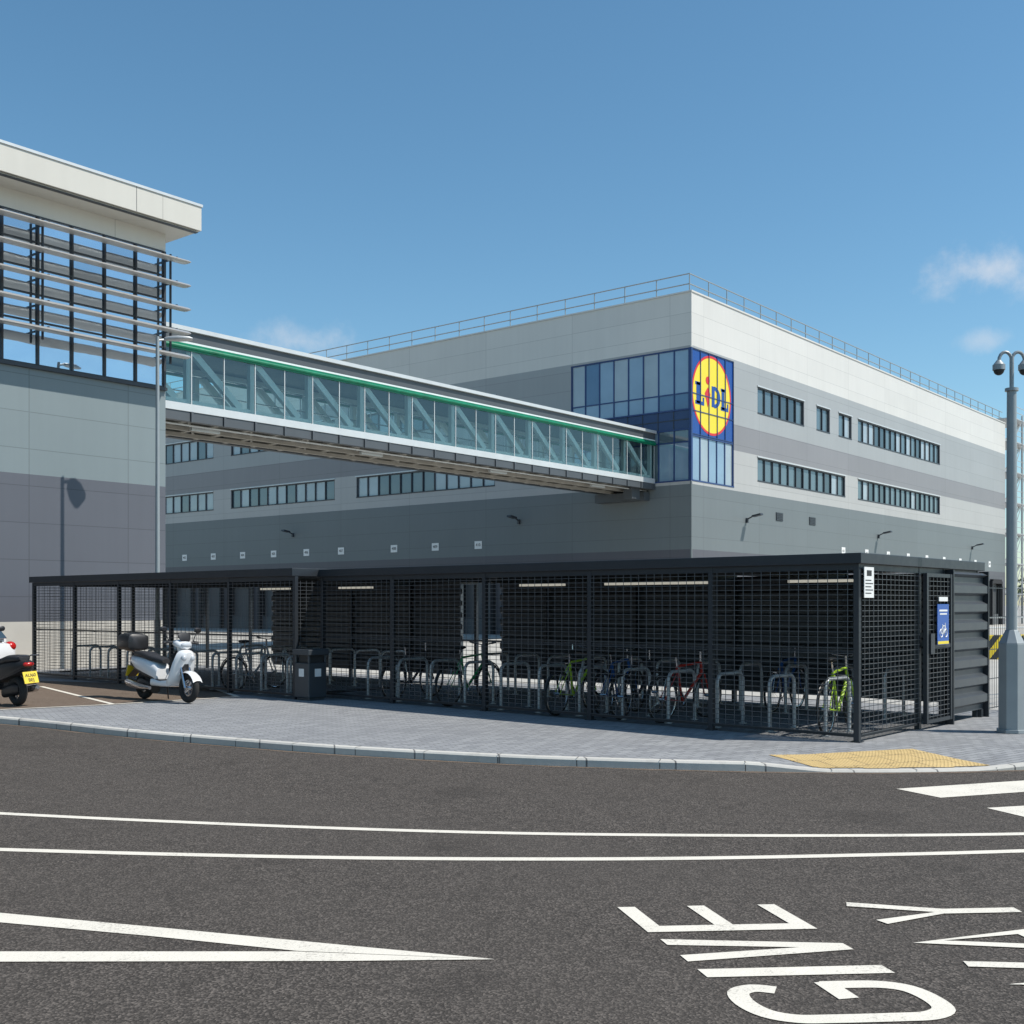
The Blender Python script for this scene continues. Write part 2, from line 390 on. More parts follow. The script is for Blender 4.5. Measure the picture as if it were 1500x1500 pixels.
# dust and grit collected in the channel
cd=B('road_channel_grit',M['bay'])
chl=offs(kerbline,-sg*.0); rnd=random.Random(3); chw=[.05+.05*rnd.random() for _ in kerbline]
for i in range(len(kerbline)-1):
    n0=(kerbline[i]-inner[i]).normalized(); n1_=(kerbline[i+1]-inner[i+1]).normalized()
    a=kerbline[i];b2=kerbline[i+1];c2=b2+n1_*chw[i+1];d2=a+n0*chw[i]
    cd.face([(v.x,v.y,ROAD+.002) for v in (a,b2,c2,d2)])
cd.done()
pv=B('pavement',M['paving'])
RAMP=1.3
steps=[0,RAMP,4,60,400]
def prow(k,s):
    p=inner[k]; z=topz(pts_px[k]) if s==0 else 0.0
    return (p.x+cR*s,p.y+sR*s,z)
for i in range(len(inner)-1):
    for a_,b_ in zip(steps[:-1],steps[1:]):
        pv.face([prow(i,a_),prow(i+1,a_),prow(i+1,b_),prow(i,b_)])
pv.done()
ild=[(sR*p.x-cR*p.y, cR*p.x+sR*p.y, topz(pts_px[i])) for i,p in enumerate(inner)]
def pave_z(x,y):
    l=sR*x-cR*y; d=cR*x+sR*y
    for (l0,d0,z0),(l1,d1,z1) in zip(ild[:-1],ild[1:]):
        if l0<=l<=l1:
            t=(l-l0)/(l1-l0); dd=d0+(d1-d0)*t; zz=z0+(z1-z0)*t; s_=(d-dd)/RAMP
            return (zz*(1-s_) if s_<1 else 0.0), d-dd
    return 0.0,1
yd=B('concrete_yard',M['concrete_yard'])
yd.face([(19.0,-60,.004),(400,-60,.004),(400,300,.004),(19.0,300,.004)]); yd.done()
by=B('parking_bay',M['bay'])
bp=[S(300,1004),S(340,1020),S(150,1032),S(0,1039),S(-300,1020),S(-700,998),S(-700,985),S(0,996)]
by.face([(p.x,p.y,.004) for p in bp]); by.done()
bl=B('parking_bay_marking',M['paint'])
ribbon(bl,[S(u,v) for u,v in [(300,1004),(348,1021),(150,1033),(0,1040)]],.09,.008)
ribbon(bl,[S(60,1006),S(165,1032)],.09,.0095); ribbon(bl,[S(-120,1000),S(-40,1037)],.09,.0095)
bl.done()
tp=B('tactile_paving',M['tactile']); tpx=B('tactile_studs',M['tactile'])
A0=S(1126,1104);A1=S(1336,1096);B0=S(1205,1127,-.07);B1=S(1476,1126.5,-.07)
N1,N2=46,24
def tpt(i,j):
    a=A0.lerp(A1,i/N1); b_=B0.lerp(B1,i/N1); p=a.lerp(b_,j/N2)
    z,dd=pave_z(p.x,p.y)
    return Vector((p.x,p.y,z+.006)),dd
for i in range(N1):
    for j in range(N2):
        q=[tpt(i,j),tpt(i+1,j),tpt(i+1,j+1),tpt(i,j+1)]
        if min(k[1] for k in q)<0: continue
        tp.face([k[0] for k in q])
        p=(q[0][0]+q[2][0])/2
        tpx.add([(p.x-.012,p.y-.012,p.z+.0005),(p.x+.012,p.y-.012,p.z+.0005),(p.x+.012,p.y+.012,p.z+.0005),(p.x-.012,p.y+.012,p.z+.0005),(p.x,p.y,p.z+.007)],[(0,1,4),(1,2,4),(2,3,4),(3,0,4)])
tp.done();tpx.done()

# road markings
ZM=ROAD+.004
ln=B('road_lane_line',M['paint'])
ribbon(ln,cat([S(u,v,ROAD) for u,v in [(-900,1140),(-400,1170),(0,1192),(250,1204),(500,1214),(750,1221),(1000,1224),(1250,1224.5),(1500,1222),(1900,1213),(2500,1190)]]),.10,ZM); ln.done()
ln=B('road_lane_line',M['paint'])
ribbon(ln,cat([S(u,v,ROAD) for u,v in [(-900,1215),(-400,1233),(0,1245),(250,1252),(500,1257),(750,1259),(1000,1258),(1250,1253.5),(1500,1247),(1900,1232),(2500,1200)]]),.10,ZM); ln.done()
ch=B('road_chevron_marking',M['paint'])
def poly(b,pp,z): b.face([(S(u,v,ROAD).x,S(u,v,ROAD).y,z) for u,v in pp])
poly(ch,[(-700,1270),(0,1338),(250,1361),(500,1385),(725,1406),(436,1394),(220,1372),(0,1352),(-700,1286)],ZM)
poly(ch,[(-700,1392),(0,1395),(434,1395),(725,1406.5),(500,1409),(0,1410),(-700,1410)],ZM+.001); ch.done()
bx=B('road_give_way_bar',M['paint'])
poly(bx,[(1313,1156),(1650,1134),(1650,1150),(1378,1169)],ZM); poly(bx,[(1445,1184),(1650,1172),(1650,1186),(1500,1197)],ZM)
bx.done()
gw=B('give_way_lettering',M['paint']); zc=[ZM]
def letter(ch_,d0,d1,lfun,H=.93,w=.10):
    def P(a,b_):
        d=d0+a*(d1-d0); l=lfun(d); return C(l-.995*b_*H,d-.07*b_*H,0)
    def rib(pts,ww=w):
        zc[0]+=.00015; ribbon(gw,[P(*p) for p in pts],ww,zc[0])
    def pl(pts):
        zc[0]+=.00015; gw.face([(P(*p).x,P(*p).y,zc[0]) for p in pts])
    if ch_=='I': pl([(0,0),(1,0),(1,1),(0,1)])
    if ch_=='V': pl([(0,1),(.27,1),(.5,.28),(.73,1),(1,1),(.64,0),(.36,0)])
    if ch_=='E':
        pl([(0,0),(.22,0),(.22,1),(0,1)])
        for q in (0,.45,.89): pl([(.22,q),(1,q),(1,q+.11),(.22,q+.11)])
    if ch_=='G':
        pts=[(.80,.74),(.86,.84),(.76,.94),(.5,.97),(.25,.93),(.12,.82),(.10,.66),(.10,.34),(.12,.18),(.25,.07),(.5,.04),(.76,.07),(.88,.18),(.90,.34),(.90,.44)]
        zc[0]+=.00015; ribbon(gw,cat([P(*p) for p in pts],4),w,zc[0]); rib([(.90,.36),(.90,.47)]); rib([(.98,.44),(.55,.44)])
    if ch_=='W': rib([(.03,1),(.26,.04),(.5,.9),(.74,.04),(.97,1)],w*.85)
    if ch_=='A': rib([(.06,0),(.5,.96),(.94,0)],w*.9); rib([(.2,.3),(.8,.3)])
    if ch_=='Y': rib([(.04,1),(.5,.45),(.96,1)],w*.9); rib([(.5,.5),(.5,0)])
f1=lambda d:1.955-.235*(d-5.14)
f2=lambda d:2.96-.235*(d-6.70)
letter('G',4.90,5.43,f1);letter('I',5.52,5.64,f1);letter('V',5.76,6.14,f1);letter('E',6.27,6.78,f1,.95)
letter('W',5.12,5.74,f2);letter('A',5.86,6.32,f2);letter('Y',6.45,6.86,f2)
gw.done(recalc=False)

# ------------------------------------------------------------------ warehouse
XW,YW,HW=48.6,28.2,17.0; XE=101.0; YE=150.0
wh=empty('warehouse_building',(XW,YW,0))
FL=Face('L',XW); FR=Face('R',YW)
bands=[('band_white',M['white_clad'],14.4,17.0),('band_light_grey',M['lgrey_clad'],11.05,14.4),('band_taupe',M['taupe_clad'],9.7,11.05),
       ('band_pale_grey',M['mgrey_clad'],7.6,9.7),('band_slate',M['dgrey_clad'],4.4,7.6),('band_violet',M['violet_clad'],0,4.4)]
winR=[(55.6,61.4,11.95,13.4),(63.1,65.0,11.95,13.4),(66.3,68.3,11.95,13.4),(69.3,84.6,11.95,13.4),(55.6,67.3,8.3,9.6),(69.3,84.6,8.3,9.6)]
winL=[(40.75,52.0,8.3,9.6),(54.0,64.6,8.3,9.6),(66.6,77.5,8.3,9.6),(80,91,8.3,9.6),(66.6,77.5,11.95,13.4),(54.0,64.6,11.95,13.4),(40.75,52,11.95,13.4),(80,91,11.95,13.4)]
cgR=(48.6,52.95,7.75,14.3); cgL=(YW,35.5,7.75,14.3)
docksL=[(y-1.3,y+1.3,.0,3.6) for y in (42,45.35,48.7,53.4,56.75,60.1,63.4,66.7,70.05,73.4,76.7,80)]
docksR=[(x-1.4,x+1.4,.0,3.6) for x in range(70,100,4)]
for n_,mt,z0,z1 in bands:
    wall(FR,wh,n_,mt,XW,XE,z0,z1,winR+[cgR]+docksR)
    wall(FL,wh,n_,mt,YW+.3,YE,z0,z1,winL+[cgL]+docksL)
cp=B('coping',M['white_clad'],wh)
cp.box(XW-.04,XE,YW-.04,YW+.34,17.0,17.09); cp.box(XW-.04,XW+.34,YW+.34,YE,17.0,17.09); cp.done()
rf=B('roof',M['roofgrey'],wh); rf.box(XW+.31,XE-.01,YW+.31,YE,16.4,16.6)
rf.box(XE-.3,XE,YW+.3,YE,0,17.0); rf.done()
core=B('interior_core',M['opening'],wh); core.box(XW+.7,XE-.4,YW+.7,YE-.4,.05,16.35); core.done()
ct=B('corner_trim',M['white_clad'],wh); ct.box(XW-.012,XW+.07,YW-.012,YW+.07,14.32,17.0); ct.done()
ct=B('corner_trim_dark',M['dgrey_clad'],wh); ct.box(XW-.012,XW+.07,YW-.012,YW+.07,0,7.73); ct.done()
def window(face,a0,a1,z0,z1,n,parent,rec=.14,mats=('g1','g2','g2','g1'),fm='frame',tr=(),fw=.07):
    fr=B('window_frame',M[fm],parent)
    face.box(fr,a0,a1,z1-fw,z1,-rec,-.03); face.box(fr,a0,a1,z0,z0+fw,-rec,.02)
    face.box(fr,a0,a0+fw,z0+fw,z1-fw,-rec,-.03); face.box(fr,a1-fw,a1,z0+fw,z1-fw,-rec,-.03)
    w=(a1-a0)/n
    for i in range(1,n): face.box(fr,a0+i*w-.03,a0+i*w+.03,z0+fw,z1-fw,-rec,-.05)
    for t in tr: face.box(fr,a0+fw,a1-fw,t-.03,t+.03,-rec,-.055)
    fr.done()
    zs=[z0]+list(tr)+[z1]; pb={}
    for i in range(n):
        for j in range(len(zs)-1):
            k=random.choice(mats); pb.setdefault(k,B('pane_'+k,M[k],parent))
            tl=random.uniform(-.004,.004)
            face.box(pb[k],a0+i*w+.005,a0+(i+1)*w-.005,zs[j]+.005,zs[j+1]-.005,-rec-.03,-rec+.012+tl)
    for b_ in pb.values(): b_.done()
for q in winR: window(FR,*q,max(2,round((q[1]-q[0])/.95)),wh,mats=('g1','g2','g2','g2','g3'))
for q in winL: window(FL,*q,max(2,round((q[1]-q[0])/.95)),wh,mats=('g2','g2','g3','g3'))
fl=B('window_flashing',M['bridge_white'],wh)
for f_,ww in ((FR,winR),(FL,winL)):
    for a0,a1,z0,z1 in ww: f_.box(fl,a0-.05,a1+.05,z1,z1+.06,.002,.05)
fl.done()
window(FL,YW+.12,35.5,11.25,14.3,8,wh,rec=.10,mats=('g4','g5','g3','g5','g5','g3'),fm='blueframe',tr=(12.1,))
window(FL,YW+.12,35.5,7.75,10.35,8,wh,rec=.10,mats=('g5','g2','g5','g3'),fm='blueframe',tr=(9.7,))
window(FR,XW+.12,52.95,7.75,10.05,5,wh,rec=.10,mats=('g5','g3','g5','g4'),fm='blueframe')
sp_=B('spandrel',M['bluepanel'],wh); FL.box(sp_,YW+.12,35.5,10.35,11.25,-.12,-.05)
sp_.done()
sm=B('spandrel_joints',M['frame'],wh)
for i in range(1,8): FL.box(sm,YW+.12+i*.9075-.02,YW+.12+i*.9075+.02,10.36,11.24,-.05,-.03)
FL.box(sm,YW+.12,35.5,10.78,10.82,-.05,-.028)
sm.done()
cpst=B('corner_post',M['blueframe'],wh); cpst.box(XW,XW+.12,YW,YW+.12,7.75,14.3); cpst.done()
lg=B('sign_panel',M['logoblue'],wh); FR.box(lg,XW+.12,52.95,10.05,14.3,-.12,-.06); lg.done()
lcx,lcz=50.72,12.2
def disc(name,r,mt,off,r2=0):
    b=B(name,mt,wh); n=64
    if r2:
        for i in range(n):
            a=2*math.pi*i/n;c_=2*math.pi*(i+1)/n
            b.face([(lcx+r*math.cos(a),YW+off,lcz+r*math.sin(a)),(lcx+r*math.cos(c_),YW+off,lcz+r*math.sin(c_)),(lcx+r2*math.cos(c_),YW+off,lcz+r2*math.sin(c_)),(lcx+r2*math.cos(a),YW+off,lcz+r2*math.sin(a))])
    else: b.face([(lcx+r*math.cos(2*math.pi*i/n),YW+off,lcz+r*math.sin(2*math.pi*i/n)) for i in range(n)])
    b.done()
disc('sign_disc',1.88,M['yellow'],.054); disc('sign_ring',2.0,M['logored'],.05,1.88)
def logoletters():
    b=B('sign_letters',M['logoblue'],wh); z=YW+.044
    def R(a0,a1,z0,z1): b.box(lcx+a0,lcx+a1,z,z+.006,lcz+z0,lcz+z1)
    R(-1.55,-1.2,-.55,.5);R(-1.66,-1.09,.36,.52);R(-1.66,-.78,-.6,-.42);R(-.93,-.78,-.42,-.2)
    R(-.02,.28,-.55,.5)
    n=14
    for i in range(n):
        a=-math.pi/2+math.pi*i/n;c_=-math.pi/2+math.pi*(i+1)/n
        q=[(.25+.62*math.cos(t),-.03+.55*math.sin(t)) for t in (a,c_)]+[(.25+.34*math.cos(t),-.03+.36*math.sin(t)) for t in (c_,a)]
        b.prism([(lcx+x,z-.001,lcz+y) for x,y in q],(0,.006,0))
    R(1.0,1.3,-.55,.5);R(.92,1.4,.37,.52);R(.92,1.72,-.6,-.42);R(1.58,1.72,-.42,-.2)
    b.done()
    b=B('sign_letter_i',M['logored'],wh)
    b.prism([(lcx+x,z-.002,lcz+y) for x,y in ((-.72,.05),(-.42,.38),(-.15,.05),(-.42,-.62))],(0,.006,0))
    b.prism([(lcx-.42+.2*math.cos(t*math.pi/8),z-.002,lcz+.72+.2*math.sin(t*math.pi/8)) for t in range(16)],(0,.006,0)); b.done()
logoletters()
gm=B('sign_mullions',M['blueframe'],wh)
w_=(52.95-XW-.12)/5
for i in range(0,6): FR.box(gm,XW+.12+i*w_-(.025 if i else 0),XW+.12+i*w_+(.025 if i<5 else 0),10.05,14.3,-.059,-.02)
for z in (10.1,11.25,12.1,14.27): FR.box(gm,XW+.12,52.95,z-.02,z+.02,-.058,-.025)
gm.done()
dd=B('dock_doors',M['darkdoor'],wh); ds=B('dock_shelters',M['opening'],wh)
for face,dk in ((FL,docksL),(FR,docksR)):
    for a0,a1,z0,z1 in dk:
        face.box(dd,a0+.2,a1-.2,.9,z1-.2,-.28,-.2); face.box(ds,a0,a0+.2,0,z1,-.1,.25); face.box(ds,a1-.2,a1,0,z1,-.1,.25)
        face.box(ds,a0+.2,a1-.2,z1-.2,z1+.15,-.1,.25); face.box(dd,a0+.2,a1-.2,0,.88,-.25,-.02)
dd.done();ds.done()
sg_=B('dock_number_plates',M['white'],wh)
ys=[(41.98,'410'),(45.3,'409'),(48.7,'408'),(53.4,'407'),(56.7,'406'),(60.0,'405'),(63.3,'404'),(66.6,'403'),(70.0,'402'),(73.3,'401')]
for y,t in ys:
    FL.box(sg_,y-.27,y+.27,4.83,5.27,0.003,.02); text('dock_number',t,.24,onL(XW-.024,y,5.05),M['ink'],wh)
xs=[67+3.7*i for i in range(9)]
for i,x in enumerate(xs):
    FR.box(sg_,x-.27,x+.27,4.73,5.2,0.003,.02); text('dock_number',str(411+i),.24,onR(x,YW-.024,4.97),M['ink'],wh)
sg_.done()
wl=B('wall_lights',M['frame'],wh)
for x in (54.3,72.6,92.0):
    wl.box(x-.06,x+.06,YW-.12,YW,6.0,6.25); wl.beam((x,YW-.1,6.2),(x,YW-.5,6.38),.06,.06); wl.beam((x,YW-.4,6.33),(x,YW-.9,6.42),.32,.09)
for y in (39.0,58.0,75):
    wl.box(XW-.12,XW,y-.06,y+.06,6.1,6.35); wl.beam((XW-.1,y,6.3),(XW-.5,y,6.46),.06,.06); wl.beam((XW-.4,y,6.42),(XW-.9,y,6.5),.32,.09)
wl.done()
vt=B('wall_vents',M['frame'],wh)
for x in (58.2,62.5):
    for k in range(5): vt.box(x-.4,x+.4,YW-.05,YW-.003,6.35+k*.09,6.40+k*.09)
    vt.box(x-.42,x+.42,YW-.02,YW-.002,6.32,6.78)
vt.done()
rl=B('roof_railing',M['post_paint'],wh)
o_=.25
for zr in (17.5,18.0):
    rl.cyl((XW+o_,YW+o_,zr),(XE,YW+o_,zr),.03,n=6); rl.cyl((XW+o_,YW+o_,zr),(XW+o_,YE,zr),.03,n=6)
x=XW+o_
while x<XE: rl.cyl((x,YW+o_,17),(x,YW+o_,18.0),.028,n=6); x+=1.9
y=YW+o_+1.9
while y<YE: rl.cyl((XW+o_,y,17),(XW+o_,y,18.0),.028,n=6); y+=1.9
rl.done()
stt=empty('steel_stair_tower',(XE+1,YW,0)); b=B('frame',M['steel'],stt)
for x in (XE+.6,XE+3.2,XE+5.8):
    for y in (YW-.5,YW+2): b.box(x-.07,x+.07,y-.07,y+.07,0,18)
for k in range(7):
    z0=k*2.6; z1=min(z0+2.6,17.6)
    b.box(XE+.5,XE+5.9,YW-.55,YW+2.05,z1-.08,z1)
    b.beam((XE+.8,YW+.3,z0),(XE+5.6,YW+.3,z1),.06,.25)
    for q in (.5,1.0): b.cyl((XE+.6,YW-.5,z1+q),(XE+5.8,YW-.5,z1+q),.03,n=6)
    b.beam((XE+.6,YW-.5,z0),(XE+3.2,YW-.5,z1),.05,.05); b.beam((XE+3.2,YW-.5,z1),(XE+5.8,YW-.5,z0),.05,.05)
b.done()

# ------------------------------------------------------------------ office
YO=28.0; XO=18.8; XO0=-30.0
of=empty('office_building',(XO,YO,0)); FO=Face('R',YO)
wall(FO,of,'plinth',M['concrete'],XO0,XO,0,1.25,[])
wall(FO,of,'wall_slate',M['off_violet'],XO0,XO,1.25,5.04,[])
wall(FO,of,'wall_grey',M['off_grey'],XO0,XO,5.04,7.85,[])
wall(FO,of,'wall_head',M['off_cream'],XO0,XO,11.72,12.23,[])
sd=B('side_walls',M['off_grey'],of)
sd.box(XO-.3,XO,YO+.3,60,0,11.72); sd.box(XO0,XO0+.3,YO+.3,60,0,11.72); sd.box(XO0+.3,XO-.3,59.7,60,0,12.2); sd.done()
GL=B('curtain_wall_frame',M['frame'],of)
xm=XO; cols=[]
while xm>XO0: cols.append(xm); xm-=.95
rows=[7.88,9.0,9.70,10.37,11.05,11.72]
for x in cols: GL.box(x-.028 if x<XO else x-.07,x+.028 if x<XO else x,YO-.03,YO+.06,7.85,11.72)
for z in rows: GL.box(XO0,XO-.07,YO-.015,YO+.058,z-.018,z+.018)
GL.box(XO0,XO,YO-.10,YO+.02,7.76,7.849); GL.done()
pb={}
for i in range(len(cols)-1):
    for j in range(len(rows)-1):
        k=random.choice(('o1','o2','o2','o3') if j>1 else ('o2','o3','o3','o2'))
        pb.setdefault(k,B('pane_'+k,M[k],of)); tl=random.uniform(-.004,.004)
        pb[k].add([(cols[i+1],YO+.03+tl,rows[j]),(cols[i],YO+.03-tl,rows[j]),(cols[i],YO+.03-tl*.5,rows[j+1]),(cols[i+1],YO+.03+tl*.6,rows[j+1])],[(0,1,2,3)])
for q in pb.values(): q.done(recalc=False)
bk=B('office_interior',M['opening'],of); bk.box(XO0+.3,XO-.3,YO+.35,YO+.5,7.85,11.72); bk.done()
bs=B('brise_soleil',M['alu'],of)
for z in (11.36,10.69,10.02,9.35,8.68):
    prof=[]
    n=14
    for i in range(n+1):
        t=i/n; prof.append((27.08+.62*t, z-.05+.075*math.sin(math.pi*t)**.7+.10*t))
    for i in range(n-1,0,-1):
        t=i/n; prof.append((27.08+.62*t, z-.05-.055*math.sin(math.pi*t)**.7+.10*t))
    bs.prism([(XO0,y,z_) for y,z_ in prof],(XO+.22-XO0,0,0))
bs.done()
bb=B('brise_soleil_brackets',M['frame'],of)
x=XO-.02
while x>XO0:
    bb.box(x-.02,x+.02,27.70,27.76,8.5,11.6)
    for z in (11.36,10.69,10.02,9.35,8.68): bb.box(x-.018,x+.018,27.4,YO-.06,z+.06,z+.11)
    x-=3.8
bb.done()
rf=B('roof_fascia',M['off_cream'],of); rf.box(XO0-.6,XO+.57,27.1,27.2,12.28,12.95); rf.box(XO+.47,XO+.57,27.2,60.6,12.28,12.95)
rf.done()
rc=B('roof_coping',M['bridge_white'],of); rc.box(XO0-.65,XO+.6,27.07,27.35,12.95,13.02); rc.box(XO+.4,XO+.6,27.35,60.6,12.95,13.02); rc.done()
rs=B('roof_slab',M['off_cream'],of); rs.box(XO0-.6,XO+.47,27.2,60.6,12.23,12.9); rs.done()
rb=B('fascia_joints',M['frame'],of)
x=XO-1.5
while x>XO0: rb.box(x-.006,x+.006,27.096,27.1,12.28,12.95); x-=5.2
rb.box(XO0,XO+.5,27.15,27.3,12.222,12.23)
rb.done()

# ------------------------------------------------------------------ footbridge
Y0,Y1=30.3,33.9; BX0,BX1=XO+.01,XW-.01
br=empty('glass_footbridge',((BX0+BX1)/2,Y0,7.5))
d=B('edge_beams',M['bridge_dark'],br)
for y in (Y0,Y1-.25): d.box(BX0,BX1,y,y+.25,7.44,7.74)
d.done()
d=B('pale_sill',M['bridge_white'],br)
for y in (Y0-.03,Y1-.22): d.box(BX0,BX1,y,y+.25,7.74,7.98)
d.done()
nb=12; L=BX1-BX0; st=L/nb
d=B('web_stiffeners',M['bridge_dark'],br)
for i in range(nb*2+1):
    x=min(max(BX0+i*st/2,BX0+.06),BX1-.06); d.box(x-.04,x+.04,Y0-.05,Y0,7.42,7.74)
d.done()
d=B('floor_deck',M['brown'],br); d.box(BX0,BX1,Y0+.25,Y1-.25,7.80,7.94); d.done()
d=B('cross_beams',M['beam_under'],br)
for i in range(nb*2+1):
    x=BX0+i*st/2; x=min(max(x,BX0+.09),BX1-.09)
    d.box(x-.09,x+.09,Y0+.25,Y1-.25,7.46,7.50); d.box(x-.02,x+.02,Y0+.25,Y1-.25,7.50,7.80)
for i in range(nb):
    x0=BX0+i*st+.15; x1=BX0+(i+1)*st-.15
    d.beam((x0,Y0+.4,7.56),(x1,Y1-.4,7.56),.07,.07)
for y in (Y0+1.1,Y0+2.3): d.box(BX0,BX1,y,y+.12,7.33,7.455)
d.done()
d=B('underside_lights_and_conduit',M['bridge_white'],br)
for i in range(1,nb,3): d.box(BX0+i*st+.5,BX0+i*st+1.6,Y0+.7,Y0+.82,7.30,7.40)
d.cyl((BX0,Y0+.5,7.40),(BX1,Y0+.5,7.40),.035,n=6); d.done()
d=B('roof_deck',M['bridge_dark'],br); d.box(BX0,BX1,Y0-.02,Y1+.02,9.92,10.24); d.done()
d=B('roof_coping',M['bridge_white'],br); d.box(BX0,BX1,Y0-.12,Y1+.12,10.24,10.37); d.done()
d=B('green_reflection_band',M['green'],br); d.box(BX0,BX1,Y0-.035,Y0+.05,9.64,9.86)  # green fascia band and tube, modelling a reflection as plain green colour
d.cyl((BX0,Y0-.05,9.74),(BX1,Y0-.05,9.74),.055,n=8); d.box(BX0,BX1,Y1-.05,Y1+.03,9.62,9.86); d.done()
d=B('top_rail',M['truss'],br)
d.box(BX0,BX1,Y0-.03,Y0+.1,9.86,9.92); d.box(BX0,BX1,Y1-.1,Y1+.03,9.86,9.92); d.done()
d=B('truss_members',M['truss'],br)
for yy in (Y0+.24,Y1-.30):
    d.box(BX0,BX1,yy-.09,yy+.09,8.0,8.14); d.box(BX0,BX1,yy-.09,yy+.09,9.72,9.88)
    for i in range(nb+1):
        x=min(max(BX0+i*st,BX0+.10),BX1-.10); d.box(x-.09,x+.09,yy-.088,yy+.088,8.14,9.72)
    for i in range(nb):
        d.beam((BX0+i*st+.12,yy,9.72),(BX0+(i+.85)*st-.1,yy,8.14),.17,.22)
d.done()
d=B('handrails',M['chrome'],br)
for yy in (Y0+.5,Y1-.6): d.cyl((BX0,yy,9.0),(BX1,yy,9.0),.025,n=6)
d.done()
d=B('mullions',M['bridge_white'],br)
for y in (Y0,Y1-.04):
    for i in range(nb*2+1):
        x=min(max(BX0+i*st/2,BX0+.03),BX1-.03); d.box(x-.016,x+.016,y,y+.035,7.98,9.64)
d.done()
for y,nm in ((Y0+.015,'near_glazing'),(Y1-.02,'far_glazing')):
    d=B(nm,M['bridgeglass'],br); d.face([(BX0,y,7.985),(BX1,y,7.985),(BX1,y,9.65),(BX0,y,9.65)]); d.done()
d=B('brackets',M['bridge_dark'],br); d.box(BX1-1.6,BX1-.9,Y0+.3,Y0+.8,6.9,7.46); d.box(BX1-.5,BX1-.01,Y0+.3,Y1-.3,6.9,7.32); d.done()

# ------------------------------------------------------------------ bicycle shelter
SH=Matrix.Translation((13.47,5.47,0))@Matrix.Rotation(math.radians(-2.03),4,'Z')
sh=empty('bicycle_shelter',(13.47,5.47,0))
W1=10.3; W2=20.15; D=4.3; U2=-.6
p=B('posts',M['shed'],sh,SH)
def post(u,w,z1=2.2,s=.035): p.box(u-s,u+s,w-s,w+s,0,z1)
for w in (.036,2.1,4.15,6.25,8.4): post(.036,w)
for w in (W1,12.3,14.3,16.3,18.2,W2-.036): post(U2+.036,w)
post(.036,W1-.04)
for w in (.036,2.1,4.15,6.25,8.4,W1,12.3,14.3,16.3,18.2,W2-.036): post(D-.12,w)
for u in (1.95,2.83): post(u,.036)
post(2.0,W2-.036); post(2.9,W2-.036)
for u,w0,w1 in ((.036,.07,W1-.08),(U2+.036,W1+.04,W2-.07)):
    p.box(u-.025,u+.025,w0,w1,.06,.10); p.box(u-.02,u+.02,w0,w1,1.10,1.13); p.box(u-.03,u+.03,w0,w1,2.12,2.199)
for w in (.036,W2-.036,W1):
    p.box(.07,1.91,w-.02,w+.02,.06,.1); p.box(.07,D-.16,w-.03,w+.03,2.12,2.199)
for w in (2.1,4.15,6.25,8.4,12.3,14.3,16.3,18.2): p.box(.08 if w<W1 else U2+.08,D-.2,w-.03,w+.03,2.10,2.198)
for w in (.036,2.1,4.15,6.25,8.4): p.box(-.03,.10,w-.06,w+.06,.0,.012)
p.done()
r=B('roof',M['shed'],sh,SH)
r.box(-.05,D+.05,-.05,W1-.02,2.20,2.33); r.box(U2-.05,D+.05,W1-.02,W2+.05,2.203,2.345); r.done(bevel=.006)
ms=B('mesh_panels',M['meshwire'],sh,SH)
def mesh_w(u,w0,w1,z0=.1,z1=2.12,vs=.132,hs=.066):
    z=z0
    while z<z1: ms.box(u-.014,u+.002,w0,w1,z-.0035,z+.0035); z+=hs
    w=w0+vs/2
    while w<w1: ms.box(u-.017,u-.0145,w-.0045,w+.0045,z0,z1); w+=vs
def mesh_u(w,u0,u1,z0=.1,z1=2.12,vs=.132,hs=.066):
    z=z0
    while z<z1: ms.box(u0,u1,w-.014,w+.002,z-.0035,z+.0035); z+=hs
    u=u0+vs/2
    while u<u1: ms.box(u-.0045,u+.0045,w-.017,w-.0145,z0,z1); u+=vs
fp=[.036,2.1,4.15,6.25,8.4,W1-.04]
for a_,b_ in zip(fp[:-1],fp[1:]): mesh_w(.0,a_+.036,b_-.036)
fp=[W1,12.3,14.3,16.3,18.2,W2-.036]
for a_,b_ in zip(fp[:-1],fp[1:]): mesh_w(U2,a_+.036,b_-.036)
mesh_u(0.0,.07,1.92); mesh_u(W1,U2+.07,.0); mesh_u(W2-.036,U2+.07,D-.16); mesh_u(-.07,2.0,2.82)
mesh_w(D-.1,17.5,W2-.07)
ms.done()
gt=B('gate_frame',M['shed'],sh,SH)
for u in (1.96,2.84): gt.box(u-.03,u+.03,-.10,-.045,.08,2.12)
for z in (.08,1.1,2.07): gt.box(1.99,2.81,-.095,-.05,z,z+.05)
gt.box(2.02,2.16,-.12,-.096,1.02,1.3)
gt.done()
def corr(name,along,fixed,a0,a1,z0,z1,pitch=.25,dep=.05):
    b=B(name,M['shedpanel'],sh,SH); prof=[]; z=z0
    while z<z1-.02:
        for dz,o in ((0,0),(.3,0),(.45,1),(.85,1)):
            zz=z+dz*pitch
            if zz<z1: prof.append((zz,o*dep))
        z+=pitch
    prof.append((z1,0))
    if along=='w':
        poly_=[(fixed-o,a0,z_) for z_,o in prof]+[(fixed+.03,a0,z1),(fixed+.03,a0,z0)]; b.prism(poly_,(0,a1-a0,0))
    else:
        poly_=[(a0,fixed-o,z_) for z_,o in prof]+[(a0,fixed+.03,z1),(a0,fixed+.03,z0)]; b.prism(poly_,(a1-a0,0,0))
    b.done()
corr('back_panels','w',D,.04,W1-.6,.18,2.18); corr('back_panels','w',D-.02,W1+.5,17.4,.18,2.18)
corr('end_panels','u',-.03,2.92,D+.02,.12,2.17,.27,.07)
